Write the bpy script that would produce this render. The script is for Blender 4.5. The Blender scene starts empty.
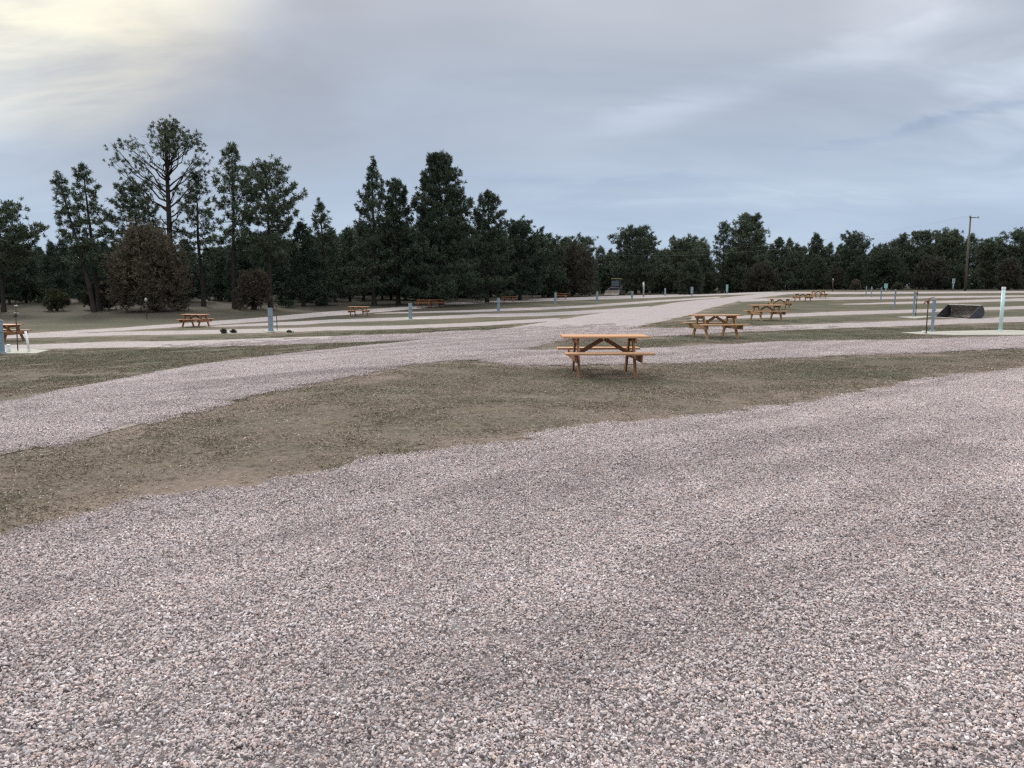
import bpy, bmesh, math, random
import numpy as np
from mathutils import Vector, Matrix
R = math.radians
random.seed(7)
rng = np.random.default_rng(7)
scene = bpy.context.scene
COL = scene.collection

# ------------------------------------------------------------------ camera
FPX, CX, CY, EYE = 760.0, 512.0, 384.0, 1.65
PITCH = math.atan((384 - 285) / FPX)
cam_d = bpy.data.cameras.new('camera')
cam = bpy.data.objects.new('camera', cam_d)
COL.objects.link(cam)
cam_d.sensor_width = 36
cam_d.lens = FPX / 1024 * 36
cam_d.clip_end = 5000
cam.location = (0, 0, EYE)
cam.rotation_euler = (R(90) - PITCH, 0, 0)
scene.camera = cam

# ------------------------------------------------------------------ terrain
def ss(a, b, x):
    t = np.clip((np.asarray(x, float) - a) / (b - a), 0, 1)
    return t * t * (3 - 2 * t)

_perm = np.random.default_rng(3).random((256, 256))
def vnoise(x, y):
    x = np.asarray(x, float); y = np.asarray(y, float)
    xi = np.floor(x).astype(int); yi = np.floor(y).astype(int)
    fx = x - xi; fy = y - yi
    fx = fx * fx * (3 - 2 * fx); fy = fy * fy * (3 - 2 * fy)
    a = _perm[xi & 255, yi & 255]; b = _perm[(xi + 1) & 255, yi & 255]
    c = _perm[xi & 255, (yi + 1) & 255]; d = _perm[(xi + 1) & 255, (yi + 1) & 255]
    return (a * (1 - fx) + b * fx) * (1 - fy) + (c * (1 - fx) + d * fx) * fy - .5

def base_h(x, y):
    x = np.asarray(x, float); y = np.asarray(y, float)
    s = -(x - 1.7) * .90 + (y - 14) * .43
    z = -.75 * ss(3, 24, s)
    z = z + .9 * ss(55, 110, y) + .3 * ss(110, 220, y)
    return z

def ground_h(x, y):
    r = np.hypot(x, y)
    k = ss(2.0, 5.0, r)
    k = k * (1 - .85 * ss(12, 32, r))
    return base_h(x, y) + k * (.07 * vnoise(np.asarray(x) / 5.1 + 7, np.asarray(y) / 4.3) + .03 * vnoise(np.asarray(x) / 1.7, np.asarray(y) / 1.6 + 9))

def ray(px, py):
    a = (px - CX) / FPX; b = (CY - py) / FPX
    c, s = math.cos(PITCH), math.sin(PITCH)
    return np.array([a, c + b * s, -s + b * c])

def at(px, py):
    d = ray(px, py)
    def f(t): return EYE + d[2] * t - float(base_h(d[0] * t, d[1] * t))
    t0, t = .5, .5
    while t < 900:
        t1 = t * 1.02
        if f(t1) < 0:
            lo, hi = t, t1
            for _ in range(30):
                m = (lo + hi) / 2
                if f(m) > 0: lo = m
                else: hi = m
            return d[0] * lo, d[1] * lo
        t = t1
    return d[0] * 900, d[1] * 900

def at_depth(px, Y):
    """ground point seen in pixel column px at world depth Y"""
    d = ray(px, 290.0)
    return d[0] / d[1] * Y, Y

def h_of(px, py, x, y):
    """world z of pixel row py at plane depth y"""
    d = ray(px, py)
    return EYE + d[2] / d[1] * y

def gz(x, y): return float(ground_h(x, y))

# ------------------------------------------------------------------ helpers
def tag(o, label=None, cat=None, group=None, kind=None):
    if label: o['label'] = label
    if cat: o['category'] = cat
    if group: o['group'] = group
    if kind: o['kind'] = kind
    return o

def empty(name, loc, rz=0, label=None, cat=None, group=None):
    o = bpy.data.objects.new(name, None); COL.objects.link(o)
    o.location = loc; o.rotation_euler = (0, 0, rz)
    o.empty_display_size = .2
    return tag(o, label, cat, group)

def link_mesh(name, me, mat, parent=None):
    if mat is not None and not me.materials: me.materials.append(mat)
    o = bpy.data.objects.new(name, me); COL.objects.link(o)
    if parent is not None: o.parent = parent
    return o

def tri_mesh(name, V, F):
    me = bpy.data.meshes.new(name)
    V = np.asarray(V, np.float32); F = np.asarray(F, np.int32)
    n = F.shape[1]
    me.vertices.add(len(V)); me.vertices.foreach_set('co', V.ravel())
    me.loops.add(F.size); me.loops.foreach_set('vertex_index', F.ravel())
    me.polygons.add(len(F))
    me.polygons.foreach_set('loop_start', np.arange(0, F.size, n, dtype=np.int32))
    me.polygons.foreach_set('use_smooth', [False] * len(F))
    me.update(calc_edges=True)
    return me

class MB:
    def __init__(s): s.bm = bmesh.new()
    def box(s, c, size, rot=None, bevel=0.0):
        m = Matrix.Translation(Vector(c)) @ (rot.to_4x4() if rot is not None else Matrix()) @ Matrix.Diagonal((*size, 1))
        r = bmesh.ops.create_cube(s.bm, size=1, matrix=m)
        if bevel:
            es = set()
            for v in r['verts']: es.update(v.link_edges)
            bmesh.ops.bevel(s.bm, geom=list(es), offset=bevel, segments=1, affect='EDGES', profile=.5)
        return s
    def bar(s, a, b, w, h, up=(0, 0, 1), bevel=.004):
        a = Vector(a); b = Vector(b); z = (b - a); L = z.length; z.normalize()
        u = Vector(up); x = u.cross(z)
        if x.length < 1e-4: x = Vector((1, 0, 0)).cross(z)
        x.normalize(); y = z.cross(x)
        rot = Matrix((x, y, z)).transposed()
        return s.box((a + b) / 2, (w, h, L), rot, bevel)
    def tube(s, pts, rad, n=8, cap=True):
        pts = [Vector(p) for p in pts]
        if not hasattr(rad, '__len__'): rad = [rad] * len(pts)
        rings = []
        for i, p in enumerate(pts):
            d = (pts[min(i + 1, len(pts) - 1)] - pts[max(i - 1, 0)]).normalized()
            a = d.cross(Vector((0, 0, 1)))
            if a.length < 1e-3: a = d.cross(Vector((0, 1, 0)))
            a.normalize(); b = d.cross(a)
            rings.append([s.bm.verts.new(p + (a * math.cos(2 * math.pi * k / n) + b * math.sin(2 * math.pi * k / n)) * rad[i]) for k in range(n)])
        for r0, r1 in zip(rings, rings[1:]):
            for k in range(n): s.bm.faces.new((r0[k], r0[(k + 1) % n], r1[(k + 1) % n], r1[k]))
        if cap:
            s.bm.faces.new(rings[0][::-1]); s.bm.faces.new(rings[-1])
        return s
    def poly(s, pts, thick):
        """extrude a planar polygon by vector thick"""
        a = [s.bm.verts.new(Vector(p)) for p in pts]
        b = [s.bm.verts.new(Vector(p) + Vector(thick)) for p in pts]
        s.bm.faces.new(a); s.bm.faces.new(b[::-1])
        n = len(pts)
        for i in range(n): s.bm.faces.new((a[i], b[i], b[(i + 1) % n], a[(i + 1) % n]))
        return s
    def build(s, name, mat, parent=None, smooth=False):
        bmesh.ops.recalc_face_normals(s.bm, faces=s.bm.faces)
        me = bpy.data.meshes.new(name); s.bm.to_mesh(me); s.bm.free()
        if smooth: me.polygons.foreach_set('use_smooth', [True] * len(me.polygons))
        return link_mesh(name, me, mat, parent)

def copy_tree(o, parent=None):
    c = o.copy(); COL.objects.link(c)
    if parent is not None: c.parent = parent
    for ch in list(o.children): copy_tree(ch, c)
    return c

# ------------------------------------------------------------------ materials
class NT:
    def __init__(s, tree): s.t = tree; s.L = tree.links
    def n(s, typ, **kw):
        nd = s.t.nodes.new(typ)
        for k, v in kw.items(): setattr(nd, k, v)
        return nd
    def put(s, sock, v):
        if hasattr(v, 'is_output') or isinstance(v, bpy.types.NodeSocket): s.L.new(v, sock)
        else: sock.default_value = v
    def noise(s, vec, scale, detail=4, rough=.55, dist=0.0):
        nd = s.n('ShaderNodeTexNoise'); nd.inputs['Scale'].default_value = scale
        nd.inputs['Detail'].default_value = detail; nd.inputs['Roughness'].default_value = rough
        nd.inputs['Distortion'].default_value = dist
        if vec is not None: s.L.new(vec, nd.inputs['Vector'])
        return nd.outputs['Fac']
    def ramp(s, fac, stops, interp='LINEAR'):
        nd = s.n('ShaderNodeValToRGB'); cr = nd.color_ramp; cr.interpolation = interp
        while len(cr.elements) < len(stops): cr.elements.new(.5)
        for e, (p, c) in zip(cr.elements, stops):
            e.position = p; e.color = (*c, 1) if len(c) == 3 else c
        s.L.new(fac, nd.inputs[0]); return nd.outputs[0]
    def mix(s, fac, a, b, mode='MIX'):
        nd = s.n('ShaderNodeMix', data_type='RGBA', blend_type=mode)
        s.put(nd.inputs[0], fac); s.put(nd.inputs[6], a if not isinstance(a, tuple) else (*a[:3], 1)); s.put(nd.inputs[7], b if not isinstance(b, tuple) else (*b[:3], 1))
        return nd.outputs[2]
    def math(s, op, a, b=0.0, c=0.0, clamp=False):
        nd = s.n('ShaderNodeMath', operation=op); nd.use_clamp = clamp
        s.put(nd.inputs[0], a); s.put(nd.inputs[1], b); s.put(nd.inputs[2], c)
        return nd.outputs[0]
    def mapr(s, v, a, b, c=0.0, d=1.0, smooth=True):
        nd = s.n('ShaderNodeMapRange'); nd.interpolation_type = 'SMOOTHSTEP' if smooth else 'LINEAR'
        s.put(nd.inputs[0], v)
        for i, q in enumerate((a, b, c, d)): nd.inputs[1 + i].default_value = q
        return nd.outputs[0]
    def vscale(s, v, sc):
        nd = s.n('ShaderNodeVectorMath', operation='MULTIPLY'); s.L.new(v, nd.inputs[0]); nd.inputs[1].default_value = sc
        return nd.outputs[0]
    def bump(s, h, strength=.3, dist=.01):
        nd = s.n('ShaderNodeBump'); nd.inputs['Strength'].default_value = strength; nd.inputs['Distance'].default_value = dist
        s.L.new(h, nd.inputs['Height']); return nd.outputs[0]

def new_mat(name, rough=.8, spec=.3, metal=0.0):
    m = bpy.data.materials.new(name); m.use_nodes = True
    nt = NT(m.node_tree)
    b = m.node_tree.nodes['Principled BSDF']
    b.inputs['Roughness'].default_value = rough
    b.inputs['Specular IOR Level'].default_value = spec
    b.inputs['Metallic'].default_value = metal
    return m, nt, b
def pos(nt): return nt.n('ShaderNodeNewGeometry').outputs['Position']
def objc(nt): return nt.n('ShaderNodeTexCoord').outputs['Object']
def island(nt): return nt.n('ShaderNodeNewGeometry').outputs['Random Per Island']

def simple(name, col, rough=.7, spec=.3, metal=0.0, var=.25, scale=6, dirt=None):
    m, nt, b = new_mat(name, rough, spec, metal)
    v = objc(nt)
    f = nt.noise(v, scale, 6, .65)
    c = nt.ramp(f, [(.25, tuple(x * (1 - var) for x in col)), (.75, tuple(min(1, x * (1 + var)) for x in col))])
    if dirt:
        f2 = nt.ramp(nt.noise(v, scale * 2.3, 5, .7), [(.5, (0, 0, 0)), (.68, (1, 1, 1))])
        c = nt.mix(f2, c, dirt)
    nt.L.new(c, b.inputs['Base Color'])
    nt.L.new(nt.bump(nt.noise(v, scale * 8, 3), .15, .004), b.inputs['Normal'])
    return m

M = {}
# wood, stained orange brown, grain along local x
def wood(name, light, dark, weather=(.33, .25, .18)):
    m, nt, b = new_mat(name, .62, .3)
    v = objc(nt)
    g = nt.noise(nt.vscale(v, (1.2, 14, 14)), 3.0, 6, .6, .6)
    g2 = nt.noise(nt.vscale(v, (2.0, 60, 60)), 3.0, 3, .6)
    c = nt.ramp(nt.math('ADD', nt.math('MULTIPLY', g, .7), nt.math('MULTIPLY', g2, .3)), [(.3, dark), (.68, light)])
    isl = island(nt)
    c = nt.mix(1.0, c, nt.ramp(isl, [(0, (.78, .78, .78)), (1, (1.12, 1.08, 1.05))]), 'MULTIPLY')
    c = nt.mix(1.0, c, nt.ramp(nt.n('ShaderNodeObjectInfo').outputs['Random'], [(0, (.84, .86, .88)), (1, (1.12, 1.08, 1.02))]), 'MULTIPLY')
    c = nt.mix(nt.mapr(nt.noise(v, 2.6, 5, .7), .5, .75, 0, .45), c, weather)
    nt.L.new(c, b.inputs['Base Color'])
    nt.L.new(nt.bump(g2, .25, .003), b.inputs['Normal'])
    return m
M['wood'] = wood('shaded_stained_wood', (.30, .14, .068), (.17, .075, .038), (.17, .11, .08))  # nearest table's frame: stain colour taken partway down to the shade on its braces
M['wood_mid'] = wood('amber_stained_wood', (.44, .26, .125), (.27, .15, .07), (.27, .17, .10))
M['wood_red'] = wood('red_stained_wood', (.38, .17, .075), (.22, .095, .045), (.25, .15, .10))
M['wood_top'] = wood('stained_wood_boards', (.52, .31, .175), (.38, .21, .115), (.40, .27, .18))
M['wood_pale'] = wood('fresh_wood', (.52, .32, .13), (.36, .20, .075))
M['pole_wood'] = wood('weathered_pole_wood', (.125, .10, .085), (.065, .052, .045), (.10, .085, .075))
M['steel_blue'] = simple('blue_grey_enamel', (.20, .275, .325), .45, .4, 0, .12, 3, (.24, .28, .30))
M['steel_lid'] = simple('grey_enamel_cover', (.24, .30, .335), .45, .4, 0, .12, 4)
M['pipe'] = simple('rusty_pipe', (.075, .05, .042), .7, .3, .2, .4, 12)
M['iron_red'] = simple('red_brown_cast_iron', (.17, .055, .04), .6, .35, 0, .3, 18)
M['pvc'] = simple('pale_aqua_pvc', (.52, .71, .70), .4, .4, 0, .06, 5, (.45, .58, .56))
M['pvc_white'] = simple('white_pvc', (.72, .74, .74), .4, .4, 0, .05, 5, (.55, .54, .5))
M['concrete'] = simple('pale_concrete', (.34, .325, .285), .9, .2, 0, .12, 4, (.37, .35, .31))
M['dark_steel'] = simple('worn_dark_steel', (.05, .055, .065), .5, .45, .4, .4, 7, (.11, .085, .065))
M['inner_steel'] = simple('scraped_steel', (.30, .26, .225), .55, .4, .3, .3, 5, (.085, .07, .06))
M['edge_steel'] = simple('bright_worn_edge', (.48, .46, .43), .4, .5, .3, .2, 9)
M['yellow'] = simple('faded_yellow_paint', (.24, .20, .085), .5, .4, 0, .2, 4, (.22, .17, .09))
M['black'] = simple('black_rubber', (.022, .022, .024), .8, .3, 0, .3, 10)
M['glass'] = simple('cab_glass', (.10, .13, .15), .12, .6, 0, .1, 2)
M['wire'] = simple('aluminium_wire', (.34, .36, .38), .5, .4, .3, .1, 2)
M['ceramic'] = simple('grey_insulator', (.30, .30, .30), .3, .5, 0, .1, 5)
M['aqua'] = simple('aqua_green_enamel', (.20, .38, .34), .5, .4, 0, .1, 5)
M['bark'] = None

def bark(name, a, b_):
    m, nt, b = new_mat(name, .95, .1)
    v = objc(nt)
    f = nt.noise(nt.vscale(v, (5, 5, 1.2)), 2.0, 6, .7)
    nt.L.new(nt.ramp(f, [(.35, a), (.65, b_)]), b.inputs['Base Color'])
    nt.L.new(nt.bump(f, .6, .05), b.inputs['Normal'])
    return m
M['bark'] = bark('pine_bark', (.026, .022, .020), (.068, .056, .050))

def foliage(name, a, b_, c_, nscale=.35):
    m, nt, b = new_mat(name, .75, .15)
    p = pos(nt)
    f = nt.noise(p, nscale * 2.2, 3, .6)
    r = island(nt)
    orand = nt.n('ShaderNodeObjectInfo').outputs['Random']
    k = nt.math('ADD', nt.math('MULTIPLY', f, .6), nt.math('ADD', nt.math('MULTIPLY', r, .32), nt.math('MULTIPLY', orand, .16)))
    c = nt.ramp(k, [(.28, a), (.55, b_), (.85, c_)])
    nt.L.new(c, b.inputs['Base Color'])
    return m
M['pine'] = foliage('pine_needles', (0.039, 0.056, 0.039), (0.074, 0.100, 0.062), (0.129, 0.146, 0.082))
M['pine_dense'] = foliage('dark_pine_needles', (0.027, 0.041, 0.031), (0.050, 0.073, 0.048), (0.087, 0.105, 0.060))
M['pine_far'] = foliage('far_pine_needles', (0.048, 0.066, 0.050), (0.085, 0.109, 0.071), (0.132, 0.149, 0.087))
M['juniper'] = foliage('brown_juniper_foliage', (.058, .049, .035), (.104, .087, .061), (.150, .124, .087))
M['juniper_dark'] = foliage('dark_juniper_foliage', (.036, .036, .028), (.064, .059, .044), (.098, .085, .060))
M['juniper_green'] = foliage('green_juniper_foliage', (.03, .043, .03), (.056, .074, .045), (.09, .108, .06))
M['olive_bush'] = foliage('olive_bush_foliage', (.045, .05, .028), (.085, .09, .045), (.13, .125, .07))
M['weed'] = foliage('green_weed_leaves', (.045, .055, .033), (.075, .088, .05), (.12, .13, .075))

# soil / dry grass ground
def grass_cols(nt, p):
    """shared large-scale colour of the dormant grass"""
    big = nt.noise(p, .22, 4, .6)
    med = nt.noise(nt.vscale(p, (1, 1.35, 1)), 1.1, 6, .68)
    k = nt.math('ADD', nt.math('MULTIPLY', big, .55), nt.math('MULTIPLY', med, .5))
    sp = nt.n('ShaderNodeSeparateXYZ'); nt.L.new(p, sp.inputs[0])
    k = nt.math('ADD', k, nt.mapr(sp.outputs[1], 8.0, 26.0, -.015, .135))     # the lawns further on are greener
    return big, med, k
def make_ground():
    m, nt, b = new_mat('dry_grass_soil', .95, .1)
    p = pos(nt)
    big, med, k = grass_cols(nt, p)
    c = nt.ramp(k, [(.34, (.080, .062, .049)), (.46, (.138, .110, .085)), (.55, (.108, .094, .069)), (.67, (.072, .074, .047))])
    fine = nt.noise(p, 22, 5, .7)
    dry_ = nt.mapr(k, .50, .70, 1.0, .30)
    c = nt.mix(nt.math('MULTIPLY', nt.mapr(fine, .42, .66, .0, .7), dry_), c, (.215, .176, .134))
    c = nt.mix(nt.mapr(nt.noise(p, 9, 5, .75), .50, .62, 0, .7), c, (.040, .033, .026))
    # bare, paler soil close to the gravel
    sd = nt.n('ShaderNodeAttribute', attribute_name='edge').outputs['Fac']
    e = nt.math('MULTIPLY', nt.mapr(sd, -1.5, -.02), nt.mapr(nt.noise(p, .6, 4, .65), .40, .58))
    c = nt.mix(nt.math('MULTIPLY', e, .75), c, nt.ramp(nt.noise(p, 14, 5, .7), [(.35, (.165, .125, .102)), (.65, (.30, .235, .195))]))
    dirt = nt.math('MULTIPLY', nt.mapr(nt.noise(nt.vscale(p, (.55, 1.2, 1)), .7, 5, .7), .52, .64), .75)
    dirt = nt.math('MULTIPLY', dirt, dry_)
    c = nt.mix(dirt, c, nt.ramp(nt.noise(p, 11, 5, .7), [(.35, (.13, .105, .088)), (.65, (.23, .188, .156))]))
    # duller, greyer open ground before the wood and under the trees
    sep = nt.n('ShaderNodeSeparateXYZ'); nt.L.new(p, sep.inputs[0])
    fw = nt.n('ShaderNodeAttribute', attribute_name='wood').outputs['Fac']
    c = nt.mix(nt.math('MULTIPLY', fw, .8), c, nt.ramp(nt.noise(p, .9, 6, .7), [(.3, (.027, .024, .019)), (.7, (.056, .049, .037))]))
    nt.L.new(c, b.inputs['Base Color'])
    h = nt.math('ADD', nt.math('MULTIPLY', fine, .5), nt.noise(p, 60, 4, .7))
    nt.L.new(nt.bump(h, .8, .025), b.inputs['Normal'])
    return m
M['ground'] = make_ground()

STONE = [(0.0, (.11, .10, .105)), (.09, (.24, .21, .215)), (.22, (.41, .37, .365)), (.40, (.50, .43, .41)),
         (.54, (.50, .485, .495)), (.67, (.47, .345, .31)), (.78, (.62, .56, .55)), (.87, (.55, .45, .385)), (.965, (.66, .62, .605)), (1.0, (.80, .77, .75))]
def make_gravel():
    m, nt, b = new_mat('crushed_granite_gravel', .9, .15)
    p = pos(nt)
    vo = nt.n('ShaderNodeTexVoronoi'); vo.inputs['Scale'].default_value = 38; nt.L.new(p, vo.inputs['Vector'])
    sc = nt.n('ShaderNodeSeparateColor'); nt.L.new(vo.outputs['Color'], sc.inputs[0])
    c = nt.ramp(sc.outputs[0], STONE)
    vo2 = nt.n('ShaderNodeTexVoronoi'); vo2.inputs['Scale'].default_value = 9; nt.L.new(p, vo2.inputs['Vector'])
    sc2 = nt.n('ShaderNodeSeparateColor'); nt.L.new(vo2.outputs['Color'], sc2.inputs[0])
    c = nt.mix(.22, c, nt.ramp(sc2.outputs[1], STONE))
    med = nt.noise(nt.vscale(p, (.8, 1.1, 1)), 1.6, 5, .7)
    c = nt.mix(1.0, c, nt.ramp(med, [(.3, (.53, .535, .545)), (.7, (.71, .715, .73))]), 'MULTIPLY')
    sd = nt.n('ShaderNodeAttribute', attribute_name='edge').outputs['Fac']
    e = nt.math('MULTIPLY', nt.mapr(sd, .45, 0.0), nt.mapr(nt.noise(p, 2.4, 5, .7), .35, .6))
    c = nt.mix(nt.math('MULTIPLY', e, .75), c, (.26, .20, .155))
    nt.L.new(c, b.inputs['Base Color'])
    nt.L.new(nt.bump(vo.outputs['Distance'], .5, .012), b.inputs['Normal'])
    return m
M['gravel'] = make_gravel()

def make_stone():
    m, nt, b = new_mat('granite_stone', .85, .2)
    c = nt.ramp(island(nt), STONE)
    p = pos(nt)
    c = nt.mix(1.0, c, nt.ramp(nt.noise(p, .75, 6, .7), [(.3, (.82, .795, .80)), (.7, (1.12, 1.10, 1.11))]), 'MULTIPLY')
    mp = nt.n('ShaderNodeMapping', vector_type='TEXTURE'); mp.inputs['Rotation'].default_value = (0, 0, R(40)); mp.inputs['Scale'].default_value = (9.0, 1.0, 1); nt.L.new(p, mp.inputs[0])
    tr_ = nt.noise(mp.outputs[0], .95, 5, .62)      # old wheel tracks: darker and paler stone in long bands
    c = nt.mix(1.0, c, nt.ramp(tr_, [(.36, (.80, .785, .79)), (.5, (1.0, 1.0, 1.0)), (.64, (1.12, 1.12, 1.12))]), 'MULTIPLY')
    c = nt.mix(1.0, c, nt.ramp(nt.noise(p, 120, 3, .6), [(.3, (.80, .80, .80)), (.7, (1.15, 1.15, 1.15))]), 'MULTIPLY')
    nt.L.new(c, b.inputs['Base Color'])
    return m
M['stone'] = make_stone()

def make_blade():
    m, nt, b = new_mat('dormant_grass_blades', .8, .15)
    p = pos(nt)
    big, med, k = grass_cols(nt, p)
    r = island(nt)
    dry = nt.ramp(r, [(0, (.066, .051, .040)), (.35, (.150, .118, .086)), (.7, (.265, .213, .155)), (1, (.47, .39, .295))])
    grn = nt.ramp(r, [(0, (.055, .055, .035)), (.5, (.13, .122, .078)), (1, (.30, .265, .18))])
    c = nt.mix(nt.mapr(k, .49, .70), dry, grn)
    nt.L.new(c, b.inputs['Base Color'])
    return m
M['blade'] = make_blade()

# ------------------------------------------------------------------ ground layout (outlines of the gravel, then laid on the terrain)
def outline(px): return np.array([at(*p) for p in px])
def strip(rows):
    """rows: (x, y_top, y_bottom) left to right"""
    return outline([(x, a) for x, a, b in rows] + [(x, b) for x, a, b in rows[::-1]])

lot_edge = outline([(-140, 585), (-60, 562), (0, 545), (100, 515), (200, 500), (300, 482), (400, 462), (512, 450), (602, 432), (682, 421), (792, 404), (892, 389), (1024, 371), (1130, 358)])
lot = np.vstack([lot_edge, [(40, 14), (45, -30), (-45, -30), (-9, 1.0)]])
road = outline([(-330, 470), (-120, 427), (0, 403), (100, 384), (200, 366.5), (300, 353.5), (400, 343), (450, 337), (520, 326), (600, 313), (680, 302), (740, 296), (770, 293),
                (800, 293), (743, 300), (710, 308), (691, 315), (660, 322), (628, 329), (560, 341), (520, 351), (500, 361), (440, 363), (400, 367), (350, 377), (300, 386), (200, 409), (100, 433), (0, 454.5), (-150, 488), (-330, 530)])
lanes_px = [
    [(-120, 347.5, 352.5), (32, 344.5, 349.3), (120, 341.6, 347.6), (300, 337, 344.3), (420, 333.5, 340), (480, 330, 336)],
    [(-120, 338.5, 342.0), (32, 335.0, 338), (120, 331.8, 335.6), (300, 328, 332), (330, 326.7, 330.7), (480, 322.3, 326), (560, 318, 321)],
    [(205, 326.2, 327.4), (300, 321.3, 325), (330, 319.5, 322.8), (400, 317.5, 320.5), (480, 314, 317.3), (580, 311, 314.5), (650, 306, 309)],
    [(-120, 337, 339.5), (32, 333.2, 335.6), (120, 327.8, 331), (215, 321, 325), (300, 314, 318.7), (330, 311.5, 316), (418, 306, 308.7), (447, 303, 305.5), (480, 301.5, 303.6), (580, 297.2, 300), (680, 294.2, 296.5), (775, 292.0, 294)],
    [(374, 313.0, 313.8), (480, 309.7, 312), (580, 305.6, 307.8), (660, 300.0, 302.0), (720, 296.6, 298)],
    [(480, 350.5, 364), (542, 352.3, 367.5), (575, 351, 366.5), (660, 348.5, 363), (780, 342.7, 358), (900, 340.6, 353), (1024, 336.5, 348.5), (1200, 331, 342)],
    [(600, 330, 336), (628, 329.5, 338), (652, 328.5, 337), (743, 326.5, 332), (824, 324, 329), (1024, 316.5, 322), (1200, 311, 316)],
    [(690, 316, 320.5), (743, 315.8, 318.6), (824, 312.2, 315.8), (936, 309, 312.3), (1024, 306, 309), (1200, 301.5, 304)],
    [(842, 304.0, 304.8), (900, 302, 304), (1024, 298.4, 301), (1200, 294.5, 296.5)],
    [(740, 299.5, 302), (824, 297.3, 300), (1024, 295.4, 296.9), (1200, 293.2, 294.4)],
    [(770, 292.6, 295), (860, 292.0, 294), (1024, 291.2, 292.8), (1200, 290.8, 292.2)],
]
lanes = [strip(l) for l in lanes_px]

def sdf(poly, X, Y):
    """signed distance, positive inside"""
    d2 = np.full(X.shape, 1e18); inside = np.zeros(X.shape, bool)
    n = len(poly)
    for i in range(n):
        ax, ay = poly[i]; bx, by = poly[(i + 1) % n]
        ex, ey = bx - ax, by - ay
        L = ex * ex + ey * ey + 1e-12
        t = np.clip(((X - ax) * ex + (Y - ay) * ey) / L, 0, 1)
        d2 = np.minimum(d2, (X - ax - t * ex) ** 2 + (Y - ay - t * ey) ** 2)
        cond = (ay > Y) != (by > Y)
        with np.errstate(divide='ignore', invalid='ignore'):
            xi = ex * (Y - ay) / (by - ay if by != ay else 1e-12) + ax
        inside ^= cond & (X < xi)
    return np.where(inside, 1, -1) * np.sqrt(d2)

def edge_noise(X, Y):
    return (.50 * vnoise(X / 1.9 + 3, Y / 1.9) + .30 * vnoise(X / .7, Y / .7 + 5) + .18 * vnoise(X / .23 + 11, Y / .23))

def fields(X, Y):
    n = edge_noise(X, Y)
    f_lot = sdf(lot, X, Y) + n * .55 + .5 * vnoise(X / 4.3 + 20, Y / 4.3)
    f_road = sdf(road, X, Y) + n * .4
    f_l = [sdf(l, X, Y) + n * .45 for l in lanes]
    return f_lot, f_road, f_l

def relief(X, Y):
    """thickness of the gravel: loose windrows left by the grader"""
    u = X * .81 + Y * .58; v = -X * .58 + Y * .81
    return .075 * vnoise(v / 1.2, u / 5.0 + 2) + .028 * vnoise(v / .55 + 9, u / 2.2) 

fine_ang = np.arange(-48, 48.01, .25)
ang = np.concatenate([fine_ang, np.arange(51, 310, 4.0)])
rad = np.concatenate([[0.4], .8 * 1.0175 ** np.arange(0, 402)])
rad = rad[rad < 850]
AA, RR = np.meshgrid(np.radians(ang), rad)
GX, GY = np.sin(AA) * RR, np.cos(AA) * RR
na, nr = len(ang), len(rad)
idx = np.arange(na * nr).reshape(nr, na)
q = np.stack([idx[:-1, :], np.roll(idx, -1, 1)[:-1, :], np.roll(idx, -1, 1)[1:, :], idx[1:, :]], -1).reshape(-1, 4)
TRI = np.concatenate([q[:, [0, 2, 1]], q[:, [0, 3, 2]]])
X, Y = GX.ravel(), GY.ravel()
GZ = ground_h(X, Y)
F_LOT, F_ROAD, F_L = fields(X, Y)
UNION = np.maximum(np.maximum(F_LOT, F_ROAD), np.max(F_L, 0))

def lift(u, x, y):
    near = 1 - .9 * ss(11, 22, np.hypot(x, y))
    return .006 + (.006 + .032 * near) * ss(0, .8, u) + relief(x, y) * ss(.05, .9, u) * near

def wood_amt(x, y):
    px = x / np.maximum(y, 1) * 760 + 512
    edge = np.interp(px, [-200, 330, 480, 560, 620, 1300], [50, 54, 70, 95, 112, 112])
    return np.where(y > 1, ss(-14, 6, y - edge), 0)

gm = tri_mesh('ground', np.stack([X, Y, GZ], 1), np.vstack([TRI, [[idx[0, 0], idx[0, k], idx[0, k + 1]] for k in range(1, na - 1)]]))
a = gm.attributes.new('edge', 'FLOAT', 'POINT'); a.data.foreach_set('value', UNION.astype(np.float32))
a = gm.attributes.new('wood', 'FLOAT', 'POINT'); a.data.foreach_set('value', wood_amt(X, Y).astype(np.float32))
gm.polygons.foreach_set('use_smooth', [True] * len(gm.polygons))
gob = link_mesh('ground', gm, M['ground']); tag(gob, kind='structure')

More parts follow.
